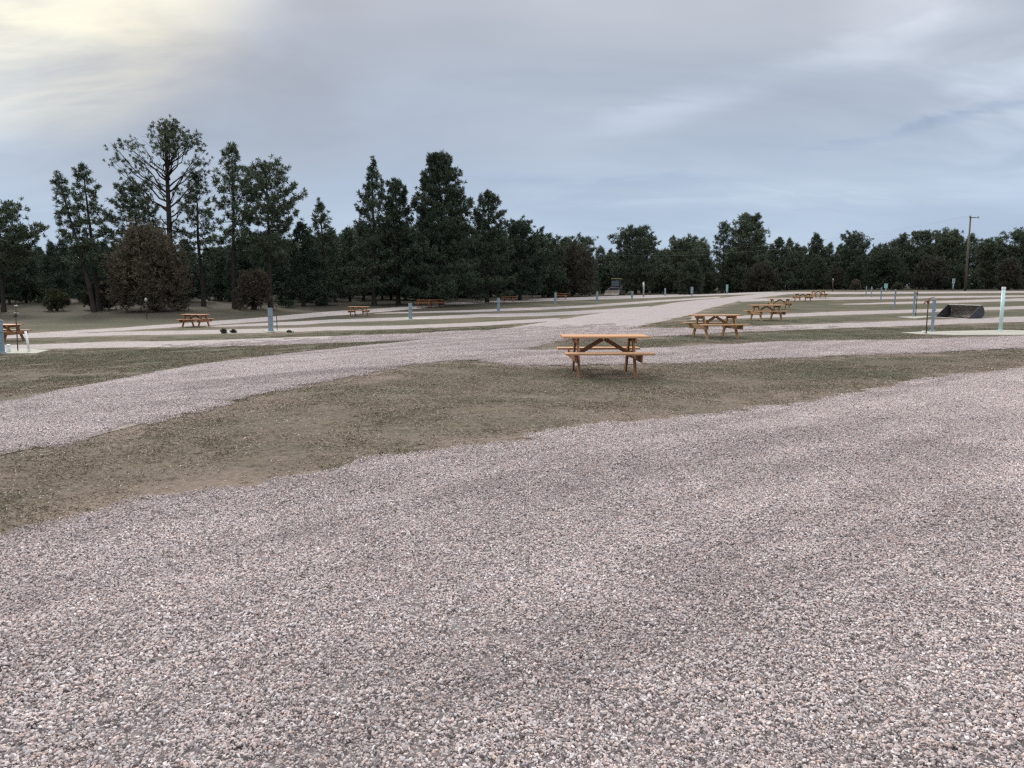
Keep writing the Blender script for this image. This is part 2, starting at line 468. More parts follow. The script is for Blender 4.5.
def sheet(name, f, label=None):
    s = f[TRI] > 0
    cnt = s.sum(1)
    full = TRI[cnt == 3]
    V = [X, Y, lift(UNION, X, Y) + GZ]
    V = np.stack(V, 1)
    ed = UNION.copy()
    newv, newe, newf, cache = [], [], [], {}
    base = len(V)
    def cut(i, j):
        k = (i, j) if i < j else (j, i)
        if k not in cache:
            t = f[i] / (f[i] - f[j])
            p = V[i] * (1 - t) + V[j] * t
            cache[k] = base + len(newv); newv.append(p); newe.append(ed[i] * (1 - t) + ed[j] * t)
        return cache[k]
    for tri in TRI[(cnt > 0) & (cnt < 3)]:
        out = []
        for a_, b_ in ((tri[0], tri[1]), (tri[1], tri[2]), (tri[2], tri[0])):
            if f[a_] > 0: out.append(a_)
            if (f[a_] > 0) != (f[b_] > 0): out.append(cut(a_, b_))
        for k in range(1, len(out) - 1): newf.append((out[0], out[k], out[k + 1]))
    Vn = np.vstack([V, newv]) if newv else V
    Fn = np.vstack([full, newf]) if newf else full
    en = np.concatenate([ed, newe]) if newe else ed
    used = np.unique(Fn); rem = np.zeros(len(Vn), int); rem[used] = np.arange(len(used))
    me = tri_mesh(name, Vn[used], rem[Fn])
    at_ = me.attributes.new('edge', 'FLOAT', 'POINT'); at_.data.foreach_set('value', en[used].astype(np.float32))
    me.polygons.foreach_set('use_smooth', [True] * len(me.polygons))
    o = link_mesh(name, me, M['gravel']); tag(o, kind='structure')
    return o
inner = np.hypot(X, Y) > .79
sheet('gravel_lot', F_LOT)
sheet('gravel_road', np.minimum(F_ROAD, -F_LOT))
taken = np.maximum(F_LOT, F_ROAD)
for f in F_L:
    sheet('gravel_lane', np.minimum(f, -taken)); taken = np.maximum(taken, f)

def surf(x, y):
    """height of whatever lies there, gravel included"""
    x = np.atleast_1d(np.asarray(x, float)); y = np.atleast_1d(np.asarray(y, float))
    fl, fr, fs = fields(x, y)
    u = np.maximum(np.maximum(fl, fr), np.max(fs, 0))
    return ground_h(x, y) + np.where(u > 0, lift(u, x, y), 0), u

# ------------------------------------------------------------------ loose stones and grass (uncountable: stuff)
ico_v = np.array([(0, 0, 1)] + [(.894 * math.cos(2 * math.pi * k / 5), .894 * math.sin(2 * math.pi * k / 5), .447) for k in range(5)] +
                 [(.894 * math.cos(2 * math.pi * (k + .5) / 5), .894 * math.sin(2 * math.pi * (k + .5) / 5), -.447) for k in range(5)] + [(0, 0, -1)])
ico_f = []
for k in range(5):
    k1 = (k + 1) % 5
    ico_f += [(0, 1 + k, 1 + k1), (1 + k, 6 + k, 1 + k1), (1 + k1, 6 + k, 6 + k1), (11, 6 + k1, 6 + k)]
ico_f = np.array(ico_f)

def stones_mesh(name, n, rad_, smin, smax, zj=.012):
    V, F = [], []
    for i in range(n):
        r = rad_ * math.sqrt(rng.random()); t = rng.random() * 2 * math.pi
        size = smin + (smax - smin) * rng.random() ** 2.0
        v = ico_v * (.55 + .75 * rng.random((12, 1)))
        v = v * np.array([1, .48 + .42 * rng.random(), .32 + .34 * rng.random()]) * size * .5
        ax = rng.normal(size=3) * (.55, .55, 0) ; A = Matrix.Rotation(rng.random() * 6.283, 3, 'Z')
        B = Matrix.Rotation(ax[0], 3, 'X') @ Matrix.Rotation(ax[1], 3, 'Y') @ A
        v = v @ np.array(B).T
        v = v + np.array([r * math.cos(t), r * math.sin(t), size * .16 + rng.random() * zj])
        F.append(ico_f + len(V) * 12); V.append(v)
    me = tri_mesh(name, np.vstack(V), np.vstack(F))
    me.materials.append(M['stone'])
    return me

def blades_mesh(name, n, rad_, lmin, lmax, lay=1.0, w=.004):
    r = rad_ * np.sqrt(rng.random(n)); t = rng.random(n) * 2 * np.pi
    c = np.stack([r * np.cos(t), r * np.sin(t), np.zeros(n) - .004], 1)
    d = rng.normal(size=(n, 3)); d[:, 2] = np.abs(d[:, 2]) * .5 + .25; d[:, :2] *= lay
    d /= np.linalg.norm(d, axis=1)[:, None]
    L = (lmin + (lmax - lmin) * rng.random(n) ** 1.5)[:, None]
    s = np.cross(d, rng.normal(size=(n, 3))); s /= np.linalg.norm(s, axis=1)[:, None]
    ww = w * (.6 + .8 * rng.random((n, 1)))
    mid = c + d * L * .55
    tip = mid + (d * [1.25, 1.25, .25]) * L * .45
    V = np.stack([c - s * ww, c + s * ww, mid + s * ww * .8, mid - s * ww * .8, tip], 1).reshape(-1, 3)
    k = np.arange(n)[:, None] * 5
    F = np.vstack([k + [0, 1, 2], k + [0, 2, 3], k + [3, 2, 4]])
    me = tri_mesh(name, V, F); me.materials.append(M['blade'])
    return me

def tilt(P, rotz):
    """rotation angles that lay a patch, spun by rotz, on the surface"""
    e = .12
    gx = (surf(P[:, 0] + e, P[:, 1])[0] - surf(P[:, 0] - e, P[:, 1])[0]) / (2 * e)
    gy = (surf(P[:, 0], P[:, 1] + e)[0] - surf(P[:, 0], P[:, 1] - e)[0]) / (2 * e)
    c, s_ = np.cos(rotz), np.sin(rotz)
    nx, ny = -gx * c - gy * s_, gx * s_ - gy * c
    return np.arctan(-ny), np.arctan(nx)

def scatter(name, meshes, P, rotz, sc, label, lay=False):
    """one object: the meshes instanced on points"""
    srcs = bpy.data.collections.new(name + '_sources')
    for i, me in enumerate(meshes):
        o = bpy.data.objects.new(name + '_source', me); srcs.objects.link(o)
    pm = bpy.data.meshes.new(name); pm.vertices.add(len(P)); pm.vertices.foreach_set('co', np.asarray(P, np.float32).ravel())
    a1 = pm.attributes.new('rz', 'FLOAT', 'POINT'); a1.data.foreach_set('value', np.asarray(rotz, np.float32))
    rx, ry = tilt(np.asarray(P), np.asarray(rotz)) if lay else (np.zeros(len(P)), np.zeros(len(P)))
    for nm, vv in (('rx', rx), ('ry', ry)):
        a0 = pm.attributes.new(nm, 'FLOAT', 'POINT'); a0.data.foreach_set('value', np.asarray(vv, np.float32))
    a2 = pm.attributes.new('sc', 'FLOAT', 'POINT'); a2.data.foreach_set('value', np.asarray(sc, np.float32))
    a3 = pm.attributes.new('pick', 'INT', 'POINT'); a3.data.foreach_set('value', rng.integers(0, len(meshes), len(P)).astype(np.int32))
    o = bpy.data.objects.new(name, pm); COL.objects.link(o)
    g = bpy.data.node_groups.new(name + '_nodes', 'GeometryNodeTree')
    g.interface.new_socket('Geometry', in_out='INPUT', socket_type='NodeSocketGeometry')
    g.interface.new_socket('Geometry', in_out='OUTPUT', socket_type='NodeSocketGeometry')
    N = g.nodes; L = g.links
    gi = N.new('NodeGroupInput'); go = N.new('NodeGroupOutput')
    ci = N.new('GeometryNodeCollectionInfo'); ci.inputs['Collection'].default_value = srcs; ci.inputs['Separate Children'].default_value = True
    ci.inputs['Reset Children'].default_value = True
    ip = N.new('GeometryNodeInstanceOnPoints'); ip.inputs['Pick Instance'].default_value = True
    def att(nm, typ):
        n_ = N.new('GeometryNodeInputNamedAttribute'); n_.data_type = typ; n_.inputs['Name'].default_value = nm
        return n_.outputs['Attribute']
    cx = N.new('ShaderNodeCombineXYZ'); L.new(att('rz', 'FLOAT'), cx.inputs[2]); L.new(att('rx', 'FLOAT'), cx.inputs[0]); L.new(att('ry', 'FLOAT'), cx.inputs[1])
    L.new(gi.outputs[0], ip.inputs['Points']); L.new(ci.outputs[0], ip.inputs['Instance'])
    L.new(att('pick', 'INT'), ip.inputs['Instance Index'])
    L.new(cx.outputs[0], ip.inputs['Rotation']); L.new(att('sc', 'FLOAT'), ip.inputs['Scale'])
    L.new(ip.outputs[0], go.inputs[0])
    md = o.modifiers.new('scatter', 'NODES'); md.node_group = g
    tag(o, label, kind='stuff')
    return o

def jitter_grid(step, ymax, jit=1.0, margin=2.2):
    xs = np.arange(-ymax, ymax, step); ys = np.arange(1.0, ymax, step * .9)
    gx, gy = np.meshgrid(xs, ys); gx = gx + rng.random(gx.shape) * step * jit; gy = gy + rng.random(gy.shape) * step * jit
    gx, gy = gx.ravel(), gy.ravel()
    k = (np.abs(gx) < gy * math.tan(R(36.5)) + margin) & (np.hypot(gx, gy) > 1.3)
    return gx[k], gy[k]

near_st = [stones_mesh('gravel_patch', 520, .20, .0075, .0220, .012) for _ in range(10)]
x, y = jitter_grid(.18, 34, .6)
z, u = surf(x, y)
r = np.hypot(x, y)
keep = (rng.random(len(x)) < ss(-.16, .16, u)) & (rng.random(len(x)) < 1 - ss(20, 34, r))
scatter('gravel_stones', near_st, np.stack([x, y, z + .012], 1)[keep], rng.random(keep.sum()) * 6.283, .85 + .3 * rng.random(keep.sum()), 'loose pinkish grey crushed stones covering the gravel lot and road', True)
loose = [stones_mesh('loose_patch', 24, .24, .007, .022, .002) for _ in range(8)]
x, y = jitter_grid(.26, 26)
z, u = surf(x, y); r = np.hypot(x, y)
keep = (u < .28) & (rng.random(len(x)) < .16 + .84 * np.exp(-np.maximum(-u, 0) / .6))
scatter('stray_stones', loose, np.stack([x, y, z], 1)[keep], rng.random(keep.sum()) * 6.283, .7 + .5 * rng.random(keep.sum()), 'stray stones thrown from the gravel into the dry grass')
bl = [blades_mesh('grass_patch', 420, .27, .010, .042, 1.7, .0026) for _ in range(10)]
x, y = jitter_grid(.25, 42)
z, u = surf(x, y); r = np.hypot(x, y)
dens = np.clip(.72 + 1.7 * vnoise(x / 1.3, y / 1.0) + .9 * vnoise(x / .45, y / .4), 0.05, 1)
keep = (u < .22) & (rng.random(len(x)) < dens * (1 - ss(26, 42, r))) & (rng.random(len(x)) < .12 + .88 * ss(-.25, .5, -u))
scatter('dry_grass', bl, np.stack([x, y, z], 1)[keep], rng.random(keep.sum()) * 6.283, .7 + .6 * rng.random(keep.sum()), 'short dormant brown and olive grass between the gravel areas')

# ------------------------------------------------------------------ picnic tables
def make_table(top_mat, wood_mat):
    root = empty('picnic_table', (0, 0, 0))
    L, W, H = 1.70, .70, .735
    mb = MB()
    n = 5; pw = W / n
    for i in range(n):
        mb.box((0, -W / 2 + pw * (i + .5), H - .019), (L, pw - .008, .038), None, .004)
    mb.build('tabletop', top_mat, root)
    for s in (-1, 1):
        mb = MB()
        for k in (-1, 1): mb.box((-.02 * s, s * .64 + k * .071, .435), (L + .02, .134, .038), None, .004)
        mb.build('seat', top_mat, root)
    for e in (-1, 1):
        xe = e * .59
        MB().box((xe, 0, H - .038 - .045), (.038, .70, .088), None, .004).build('top_support', wood_mat, root)
        MB().box((xe + e * .0395, 0, .416 - .07), (.038, 1.46, .138), None, .005).build('seat_support', wood_mat, root)
        for s in (-1, 1):
            a_ = Vector((xe - e * .0395 * 0 + e * .0, s * .20, H - .040)); b_ = Vector((xe, s * .56, 0.0))
            # leg with its foot cut level
            off = .068
            MB().poly([(xe - .0185 - e * .038, a_.y - off, a_.z), (xe - .0185 - e * .038, a_.y + off, a_.z), (xe - .0185 - e * .038, b_.y + off, -.03), (xe - .0185 - e * .038, b_.y - off, -.03)], (.037, 0, 0)).build('leg', wood_mat, root)
        MB().bar((xe - e * .05, 0, .37), (e * .022, 0, H - .07), .075, .075, (0, 1, 0)).build('brace', wood_mat, root)
    return root
t_src = make_table(M['wood_top'], M['wood'])
t_mid = make_table(M['wood_top'], M['wood_mid']); t_red = make_table(M['wood_red'], M['wood_red'])
used_src = set()
grpR, grpL = 'picnic tables along the right of the gravel road', 'picnic tables on the left sites below the trees'
tables = [
    (603.2, 374.4, 1.5, grpR, 'nearest orange stained picnic table with V braces, standing in the foreground dry grass'),
    (715, 337.2, 11, grpR, 'second picnic table behind the nearest one, its left end turned to the camera'),
    (766, 320.4, 10, grpR, 'third picnic table along the gravel road, on grass between two gravel lanes'),
    (779.5, 309.4, -4, grpR, 'fourth picnic table, half hidden behind the third beside the road'),
    (802.5, 301.5, 8, grpR, 'fifth picnic table in the right row, overlapping the farthest one'),
    (818, 298.2, 8, grpR, 'farthest small picnic table in the right row, near the far lanes'),
    (4, 341, -12, grpL, 'picnic table at the left edge behind the blue grey pedestal and white pipe'),
    (196, 326.8, -12, grpL, 'picnic table on the left lawn in front of the round brown juniper'),
    (359, 316, -12, grpL, 'pale topped picnic table standing between the two left pedestals'),
    (425, 307.5, -14, grpL, 'reddish picnic table right under the tallest dense pine'),
    (436, 307.2, 20, grpL, 'reddish picnic table touching the one under the tallest dense pine'),
    (508.5, 303, -10, grpL, 'small dark red picnic table just right of a pedestal below the middle trees'),
    (561, 299.5, -10, grpL, 'tiny reddish picnic table below the round dark juniper'),
]
t_dark = None
for i, (px, py, yaw, grp, lab) in enumerate(tables):
    x, y = at(px, py)
    src = t_src if i == 0 else t_mid if (i < 7 or i == 8) and i != 6 else t_red
    o = copy_tree(src) if src.name in used_src else src
    used_src.add(src.name)
    o.location = (x, y, float(surf(x, y)[0][0]) + .012); o.rotation_euler = (0, 0, R(yaw)); o.scale = (.92, .95, .97)
    tag(o, lab, 'picnic table', grp)

# ------------------------------------------------------------------ concrete pads
def pad(pxs, h=.05):
    pts = [at(*p) for p in pxs]
    zt = max(float(surf(*p)[0][0]) for p in pts) + .02
    cx_, cy_ = np.mean(pts, 0)
    mb = MB()
    P = [(p[0], p[1], zt - h * 2.2) for p in pts]
    mb.poly(P, (0, 0, h * 2.2))
    bmesh.ops.bevel(mb.bm, geom=[e for e in mb.bm.edges if abs(e.verts[0].co.z - zt) < .001 and abs(e.verts[1].co.z - zt) < .001], offset=.012, segments=2, affect='EDGES')
    o = mb.build('concrete_pad', M['concrete']); tag(o, kind='structure')
    return zt
z_pad1 = pad([(901, 333.2), (925, 332.0), (1004, 330.6), (1040, 331.6), (1046, 334.8), (1015, 335.6), (955, 335.6), (922, 334.8)])
z_pad2 = pad([(897, 317.0), (925, 316.2), (933, 317.0), (915, 318.6)])
z_pad3 = pad([(-60, 350.2), (25, 349.8), (50, 350.6), (36, 353.6), (-60, 354.6)])
z_pad4 = pad([(262, 331.0), (287, 330.2), (291, 331.2), (268, 332.8)])
z_pad5 = pad([(404, 318.8), (428, 318.2), (432, 319.4), (408, 320.2)])

# ------------------------------------------------------------------ pedestals
def make_pedestal():
    root = empty('power_pedestal', (0, 0, 0))
    MB().box((0, 0, .02), (.30, .17, .05), None, .006).build('base_plate', M['steel_lid'], root)
    MB().box((0, 0, .60), (.24, .085, 1.14), None, .006).build('body', M['steel_blue'], root)
    mb = MB(); mb.poly([(-.13, -.056, 1.165), (.13, -.056, 1.165), (.13, .056, 1.165), (-.13, .056, 1.165)], (0, 0, .022))
    mb.box((0, 0, 1.195), (.21, .07, .018), None, .006)
    mb.build('cap', M['steel_lid'], root)
    d = MB().box((0, -.051, .93), (.19, .022, .36), None, .006).build('cover', M['steel_lid'], root)
    MB().box((0, -.067, .785), (.05, .016, .022), None, .004).build('latch', M['dark_steel'], d)
    mb = MB(); mb.box((0, -.047, .45), (.12, .012, .16), None, .003); mb.build('meter_plate', M['steel_lid'], root)
    return root
p_src = make_pedestal()
gR, gL = 'power pedestals on the right sites', 'power pedestals on the left sites'
peds = [  # px, base row, top row, yaw
    (932, 332.0, 299.0, 58, gR, 'blue grey pedestal beside the rusty hydrant on the near concrete pad', z_pad1),
    (913.3, 316.7, 291.5, 60, gR, 'blue grey pedestal on the small far pad, just left of the steel bucket', z_pad2),
    (894.5, 307.8, 289.5, 61, gR, 'blue grey pedestal third from the near pad in the right row', None),
    (880.8, 301.0, 287.6, 60, gR, 'slim blue grey pedestal fourth in the right row, left of the aqua box', None),
    (871.2, 297.2, 286.5, 62, gR, 'small far pedestal fifth in the right row', None),
    (866.0, 294.6, 286.8, 62, gR, 'leftmost and farthest tiny pedestal in the right row', None),
    (1.2, 354.0, 320.0, 33, gL, 'large blue grey pedestal cut by the left edge of the photo', z_pad3),
    (271, 332.0, 308.0, 2, gL, 'pale blue grey pedestal on a concrete pad in front of the left pines', z_pad4),
    (410.5, 319.6, 303.2, 22, gL, 'pale blue pedestal on a thin concrete pad near the middle left lanes', z_pad5),
    (498.5, 311.5, 298.0, 20, gL, 'pale pedestal left of the dark red picnic table', None),
    (555.3, 303.6, 292.6, 25, gL, 'pale pedestal left of the tiny reddish picnic table', None),
    (597, 302.0, 291.8, 30, gL, 'pale pedestal in front of the parked loader machine', None),
    (632, 299.0, 291.6, 30, gL, 'small pale pedestal right of the parked loader machine', None),
    (665, 295.8, 288.2, 30, gL, 'slim far pedestal between the white pipe and the dark juniper cone', None),
]
for i, (px, py, pt, yaw, grp, lab, zp) in enumerate(peds):
    x, y = at(px, py)
    z = zp if zp is not None else float(surf(x, y)[0][0])
    o = p_src if i == 0 else copy_tree(p_src)
    o.location = (x, y, z); o.rotation_euler = (0, 0, R(yaw))
    H = h_of(px, pt, x, y) - z
    o.scale = (1.0, 1.0, max(.8, min(1.3, H / 1.2)))
    tag(o, lab, 'power pedestal', grp)

# ------------------------------------------------------------------ hydrants
def make_hydrant(px, py, ptop, yaw, lab, z=None, head='red', lean=0.0):
    x, y = at(px, py)
    if z is None: z = float(surf(x, y)[0][0])
    H = h_of(px, ptop, x, y) - z
    root = empty('water_hydrant', (x, y, z), R(yaw), lab, 'hydrant', 'frost free water hydrants')
    root.rotation_euler = (0, R(lean), R(yaw))
    MB().tube([(0, 0, -.1), (0, 0, H - .16)], .019, 10).build('pipe', M['pipe'], root, True)
    mat = M['iron_red'] if head == 'red' else M['pipe'] if head == 'dark' else M['pvc_white']
    mb = MB(); mb.tube([(0, 0, H - .18), (0, 0, H - .15), (0, 0, H - .09), (0, 0, H - .05)], [.03, .042, .042, .028], 10)
    hd = mb.build('head', mat, root, True)
    MB().tube([(.03, 0, H - .12), (.09, 0, H - .125), (.115, 0, H - .16), (.118, 0, H - .19)], [.022, .021, .023, .025], 8).build('spout', mat, hd, True)
    mb = MB(); mb.bar((-.01, 0, H - .06), (-.02, 0, H - .005), .014, .03); mb.bar((-.02, 0, H - .012), (-.20, 0, H + .035), .028, .018)
    mb.build('handle', mat, hd)
    return root
make_hydrant(926, 334.3, 298.0, 175, 'rusty brown water hydrant with lever handle on the near concrete pad', z_pad1, 'red')
make_hydrant(915.6, 316.3, 291.0, 190, 'red topped water hydrant right behind the second pedestal', z_pad2, 'red')
make_hydrant(277.2, 331.0, 303.5, 20, 'thin dark water hydrant right beside the pale left pedestal', z_pad4, 'dark')
hl = make_hydrant(18, 351.5, 312.0, 150, 'dark hydrant pipe with pale fittings in front of the left edge picnic table', z_pad3, 'dark', -2.5)
# its pale upper fittings
H = .0
MB().tube([(-.02, 0, 1.28), (-.05, 0, 1.62)], .013, 8).build('fitting', M['pipe'], hl, True)
mb = MB(); mb.tube([(-.22, 0, 1.36), (.10, 0, 1.36)], .02, 8); mb.tube([(-.16, 0, 1.62), (.04, 0, 1.62)], .024, 8); mb.build('fitting', M['ceramic'], hl, True)

def make_pipe(px, py, ptop, rad_, lab, mat, capmat, z=None, lean=(0, 0), cap=True, group=None, name='standpipe', Y=None):
    x, y = at(px, py) if Y is None else at_depth(px, Y)
    if z is None: z = float(surf(x, y)[0][0])
    H = h_of(px, ptop, x, y) - z
    root = empty(name, (x, y, z), 0, lab, 'pipe', group); root.rotation_euler = (R(lean[0]), R(lean[1]), 0)
    MB().tube([(0, 0, -.05), (0, 0, H - .03)], rad_, 18).build('pipe', mat, root, True)
    if cap:
        MB().tube([(0, 0, H - .085), (0, 0, H - .01), (0, 0, H)], [rad_ * 1.16, rad_ * 1.16, rad_ * .9], 18).build('cap', capmat, root)
    MB().tube([(0, 0, 0.0), (0, 0, .05), (0, 0, .052)], [rad_ * 1.25, rad_ * 1.25, rad_], 18).build('collar', mat, root)
    return root
make_pipe(1000.2, 331.8, 287.0, .060, 'tall pale aqua pipe with a white cap at the right end of the near pad', M['pvc'], M['pvc_white'], z_pad1)
make_pipe(923.8, 333.8, 330.8, .055, 'short white pipe stub at the foot of the rusty hydrant', M['pvc_white'], M['pvc_white'], z_pad1)
make_pipe(29.3, 352.0, 330.2, .042, 'leaning white pipe on the concrete pad at the left edge', M['pvc_white'], M['pvc_white'], z_pad3, (0, -6), False)
make_pipe(9, 352.4, 344.5, .06, 'short white pipe stub between the left edge pedestal and the dark hydrant', M['pvc_white'], M['pvc_white'], z_pad3)
make_pipe(643.6, 293.2, 281.8, .10, 'white pipe standing at the far trees just right of the parked machine', M['ceramic'], M['ceramic'], Y=101)

# thin marker posts and far service boxes
def make_marker(px, py, ptop, lab, headmat, rad_=.03, head=.12):
    x, y = at(px, py); z = float(surf(x, y)[0][0]); H = h_of(px, ptop, x, y) - z
    root = empty('marker_post', (x, y, z), 0, lab, 'post')
    MB().tube([(0, 0, -.1), (0, 0, H - head)], rad_, 8).build('post', M['pipe'], root, True)
    mb = MB(); mb.tube([(0, 0, H - head * 2.2), (0, 0, H - head * 1.5), (0, 0, H - head * .5), (0, 0, H)], [head * .3, head * .75, head * .7, head * .2], 10)
    mb.build('head', headmat, root, True)
    MB().tube([(0, 0, -.02), (0, 0, .12), (0, 0, .14)], [rad_ * 2.4, rad_ * 1.6, rad_], 8).build('foot', M['dark_steel'], root)
make_marker(147, 319, 298, 'thin dark post with a pale head in front of the round brown juniper', M['ceramic'], .03, .13)
make_marker(832.5, 291.5, 278.5, 'thin pale post with a dark foot before the far right trees', M['ceramic'], .06, .12)

def make_service_box(px, py, ptop, lab, boxmat, w=.5, frac=.45):
    x, y = at_depth(px, py); z = float(surf(x, y)[0][0]); H = h_of(px, ptop, x, y) - z
    root = empty('service_box', (x, y, z), R(10), lab, 'service box', 'service boxes on posts at the far tree line')
    MB().tube([(0, 0, -.1), (0, 0, H * (1 - frac) + .05)], .07, 10).build('post', M['steel_blue'], root, True)
    b_ = MB().box((0, 0, H * (1 - frac / 2)), (w, w * .6, H * frac), None, .03).build('box', boxmat, root)
    MB().box((0, 0, H + .012), (w * 1.1, w * .72, .04), None, .01).build('lid', M['steel_lid'], root)
    MB().box((0, -w * .31, H * (1 - frac / 2)), (w * .72, .02, H * frac * .8), None, .006).build('door', boxmat, root)
make_service_box(953, 103, 278.8, 'pale blue grey box on a thin post just left of the utility pole', M['steel_lid'], .32, .42)
make_service_box(885.8, 96, 283.8, 'pale aqua box on a post above the right row of pedestals', M['aqua'], .36, .55)
make_service_box(727, 100, 284.8, 'aqua box on a short post at the foot of the tall middle right pine', M['aqua'], .26, .7)
make_service_box(692, 98, 287.2, 'pale blue box on a post before the dark juniper cone', M['steel_lid'], .3, .7)

# ------------------------------------------------------------------ loader bucket
def make_bucket():
    x, y = at(960, 317.8); z = float(surf(x, y)[0][0])
    root = empty('loader_bucket', (x, y, z + .01), R(-73), 'dark worn steel loader bucket lying open on the gravel lane', 'loader bucket')
    W = 2.05
    prof = [(-.62, .0), (.22, .0), (.36, .05), (.46, .17), (.48, .34), (.42, .52), (.30, .66)]   # depth (y), height
    th = .022
    bm = bmesh.new(); rows = []
    for (d, h) in prof:
        rows.append([bm.verts.new((-W / 2, d, h)), bm.verts.new((W / 2, d, h))])
    for r0, r1 in zip(rows, rows[1:]): bm.faces.new((r0[0], r0[1], r1[1], r1[0]))
    bmesh.ops.solidify(bm, geom=list(bm.faces), thickness=th)
    s = MB(); s.bm.free(); s.bm = bm; s.build('shell', M['inner_steel'], root)
    for e in (-1, 1):
        pts = [(e * (W / 2 + .004), d, h - .002) for d, h in prof] + [(e * (W / 2 + .004), .22, .70)]
        MB().poly(pts, (e * .028, 0, 0)).build('side_plate', M['dark_steel'], root)
        MB().box((e * (W / 2 + .018), -.15, .115), (.05, .95, .05), Matrix.Rotation(R(14), 3, 'X'), .006).build('side_cutter', M['dark_steel'], root)
    MB().box((0, -.69, -.004), (W + .06, .20, .03), None, .005).build('cutting_edge', M['edge_steel'], root)
    MB().box((0, .28, .678), (W, .10, .05), None, .008).build('top_lip', M['edge_steel'], root)
    for e in (-1, 1):
        MB().box((e * .4, .53, .36), (.05, .10, .42), None, .01).build('mount', M['dark_steel'], root)
    root.scale = (.94, .94, .94)
    return root
make_bucket()

# ------------------------------------------------------------------ parked loader machine
def make_machine():
    x, y = at(616, 295.4); z = float(surf(x, y)[0][0])
    root = empty('track_loader', (x, y, z), R(-25), 'dark parked loader with a yellow canopy in front of the round dark juniper', 'loader')
    for e in (-1, 1):
        mb = MB()
        n = 10; pts = []
        for k in range(n + 1): a_ = math.pi / 2 + math.pi * k / n; pts.append((e * .85 - .2, -.95 + .36 * math.cos(a_), .38 + .36 * math.sin(a_)))
        for k in range(n + 1): a_ = -math.pi / 2 + math.pi * k / n; pts.append((e * .85 - .2, .95 + .36 * math.cos(a_), .38 + .36 * math.sin(a_)))
        mb.poly(pts, (.4, 0, 0)); tr = mb.build('track', M['black'], root)
        for yy in (-.95, -.3, .3, .95):
            mb = MB(); mb.tube([(e * .85 - .23, yy, .38), (e * .85 + .23, yy, .38)], .22, 14); mb.build('wheel', M['dark_steel'], tr)
        MB().bar((e * .75, .7, 1.35), (e * .75, -1.75, .65), .11, .2).build('lift_arm', M['dark_steel'], root)
        for yy in (-.45, .75): MB().box((e * .62, yy, 1.75), (.08, .08, 1.15), None, .01).build('cab_post', M['black'], root)
    MB().box((0, .2, .85), (1.2, 2.0, .7), None, .08).build('body', M['dark_steel'], root)
    MB().box((0, .95, 1.32), (1.1, .75, .42), None, .08).build('engine_cover', M['dark_steel'], root)
    MB().box((0, -.43, 1.72), (1.12, .03, .8)).build('window', M['glass'], root)
    MB().box((0, .15, 1.42), (.5, .5, .5), None, .05).build('seat', M['black'], root)
    MB().box((0, .15, 2.38), (1.3, 1.35, .09), None, .03).build('roof', M['yellow'], root)
    MB().poly([(-1.05, -1.75, .12), (-1.05, -2.35, .12), (-1.05, -2.3, .2), (-1.05, -1.85, .3), (-1.05, -1.78, .75), (-1.05, -1.7, .75)], (2.1, 0, 0)).build('bucket', M['inner_steel'], root)
    MB().box((0, -1.62, .5), (1.5, .2, .3), None, .02).build('coupler', M['dark_steel'], root)
make_machine()

# ------------------------------------------------------------------ utility pole and wires
xp, yp = at_depth(965, 104); zp = gz(xp, yp)
Hp = h_of(970, 216.5, xp, yp) - zp
def make_pole(x, y, H, lab, rz):
    z = gz(x, y)
    root = empty('utility_pole', (x, y, z), rz, lab, 'utility pole')
    MB().tube([(0, 0, -.3), (0, 0, H * .5), (0, 0, H)], [.155, .13, .10], 12).build('pole', M['pole_wood'], root, True)
    ca = MB().box((0.36, -.14, H - .14), (1.25, .09, .10), None, .008).build('crossarm', M['pole_wood'], root)
    for xx in (-.2, .93): MB().tube([(xx, -.14, H - .09), (xx, -.14, H - .03), (xx, -.14, H + .05), (xx, -.14, H + .11)], [.03, .07, .06, .03], 10).build('insulator', M['ceramic'], ca, True)
    MB().tube([(0, 0, H), (0, 0, H + .08), (0, 0, H + .18)], [.04, .07, .03], 10).build('insulator', M['ceramic'], root, True)
    MB().poly([(.62, -.30, H - .22), (1.05, -.30, H - .26), (1.05, -.30, H - .20), (.66, -.30, H - .10)], (0, .12, 0)).build('lamp_head', M['ceramic'], root)
    return root, z
rp, zpole = make_pole(xp, yp, Hp, 'tall weathered wooden utility pole with a short crossarm rising above the right trees', 0)
x2, y2 = at_depth(560, 122); H2 = 7.6
make_pole(x2, y2, H2, 'far wooden utility pole hidden among the middle trees', 0)
def wire(a_, b_, sag, lab):
    a_ = Vector(a_); b_ = Vector(b_); pts = []
    for k in range(41):
        t = k / 40; p = a_.lerp(b_, t); p.z -= sag * 4 * t * (1 - t); pts.append(p)
    o = MB().tube(pts, .005, 5).build('power_line', M['wire']); tag(o, lab, 'wire', 'wires hung from the utility pole')
z2 = gz(x2, y2)
wire((xp, yp, zpole + Hp + .16), (x2, y2, z2 + H2 + .16), 2.2, 'upper thin wire crossing before the far trees to the utility pole')
wire((xp - .2, yp - .14, zpole + Hp + .10), (x2 - .5, y2 - .17, z2 + H2 - 0.9), 2.4, 'lower thin wire crossing before the far trees to the utility pole')

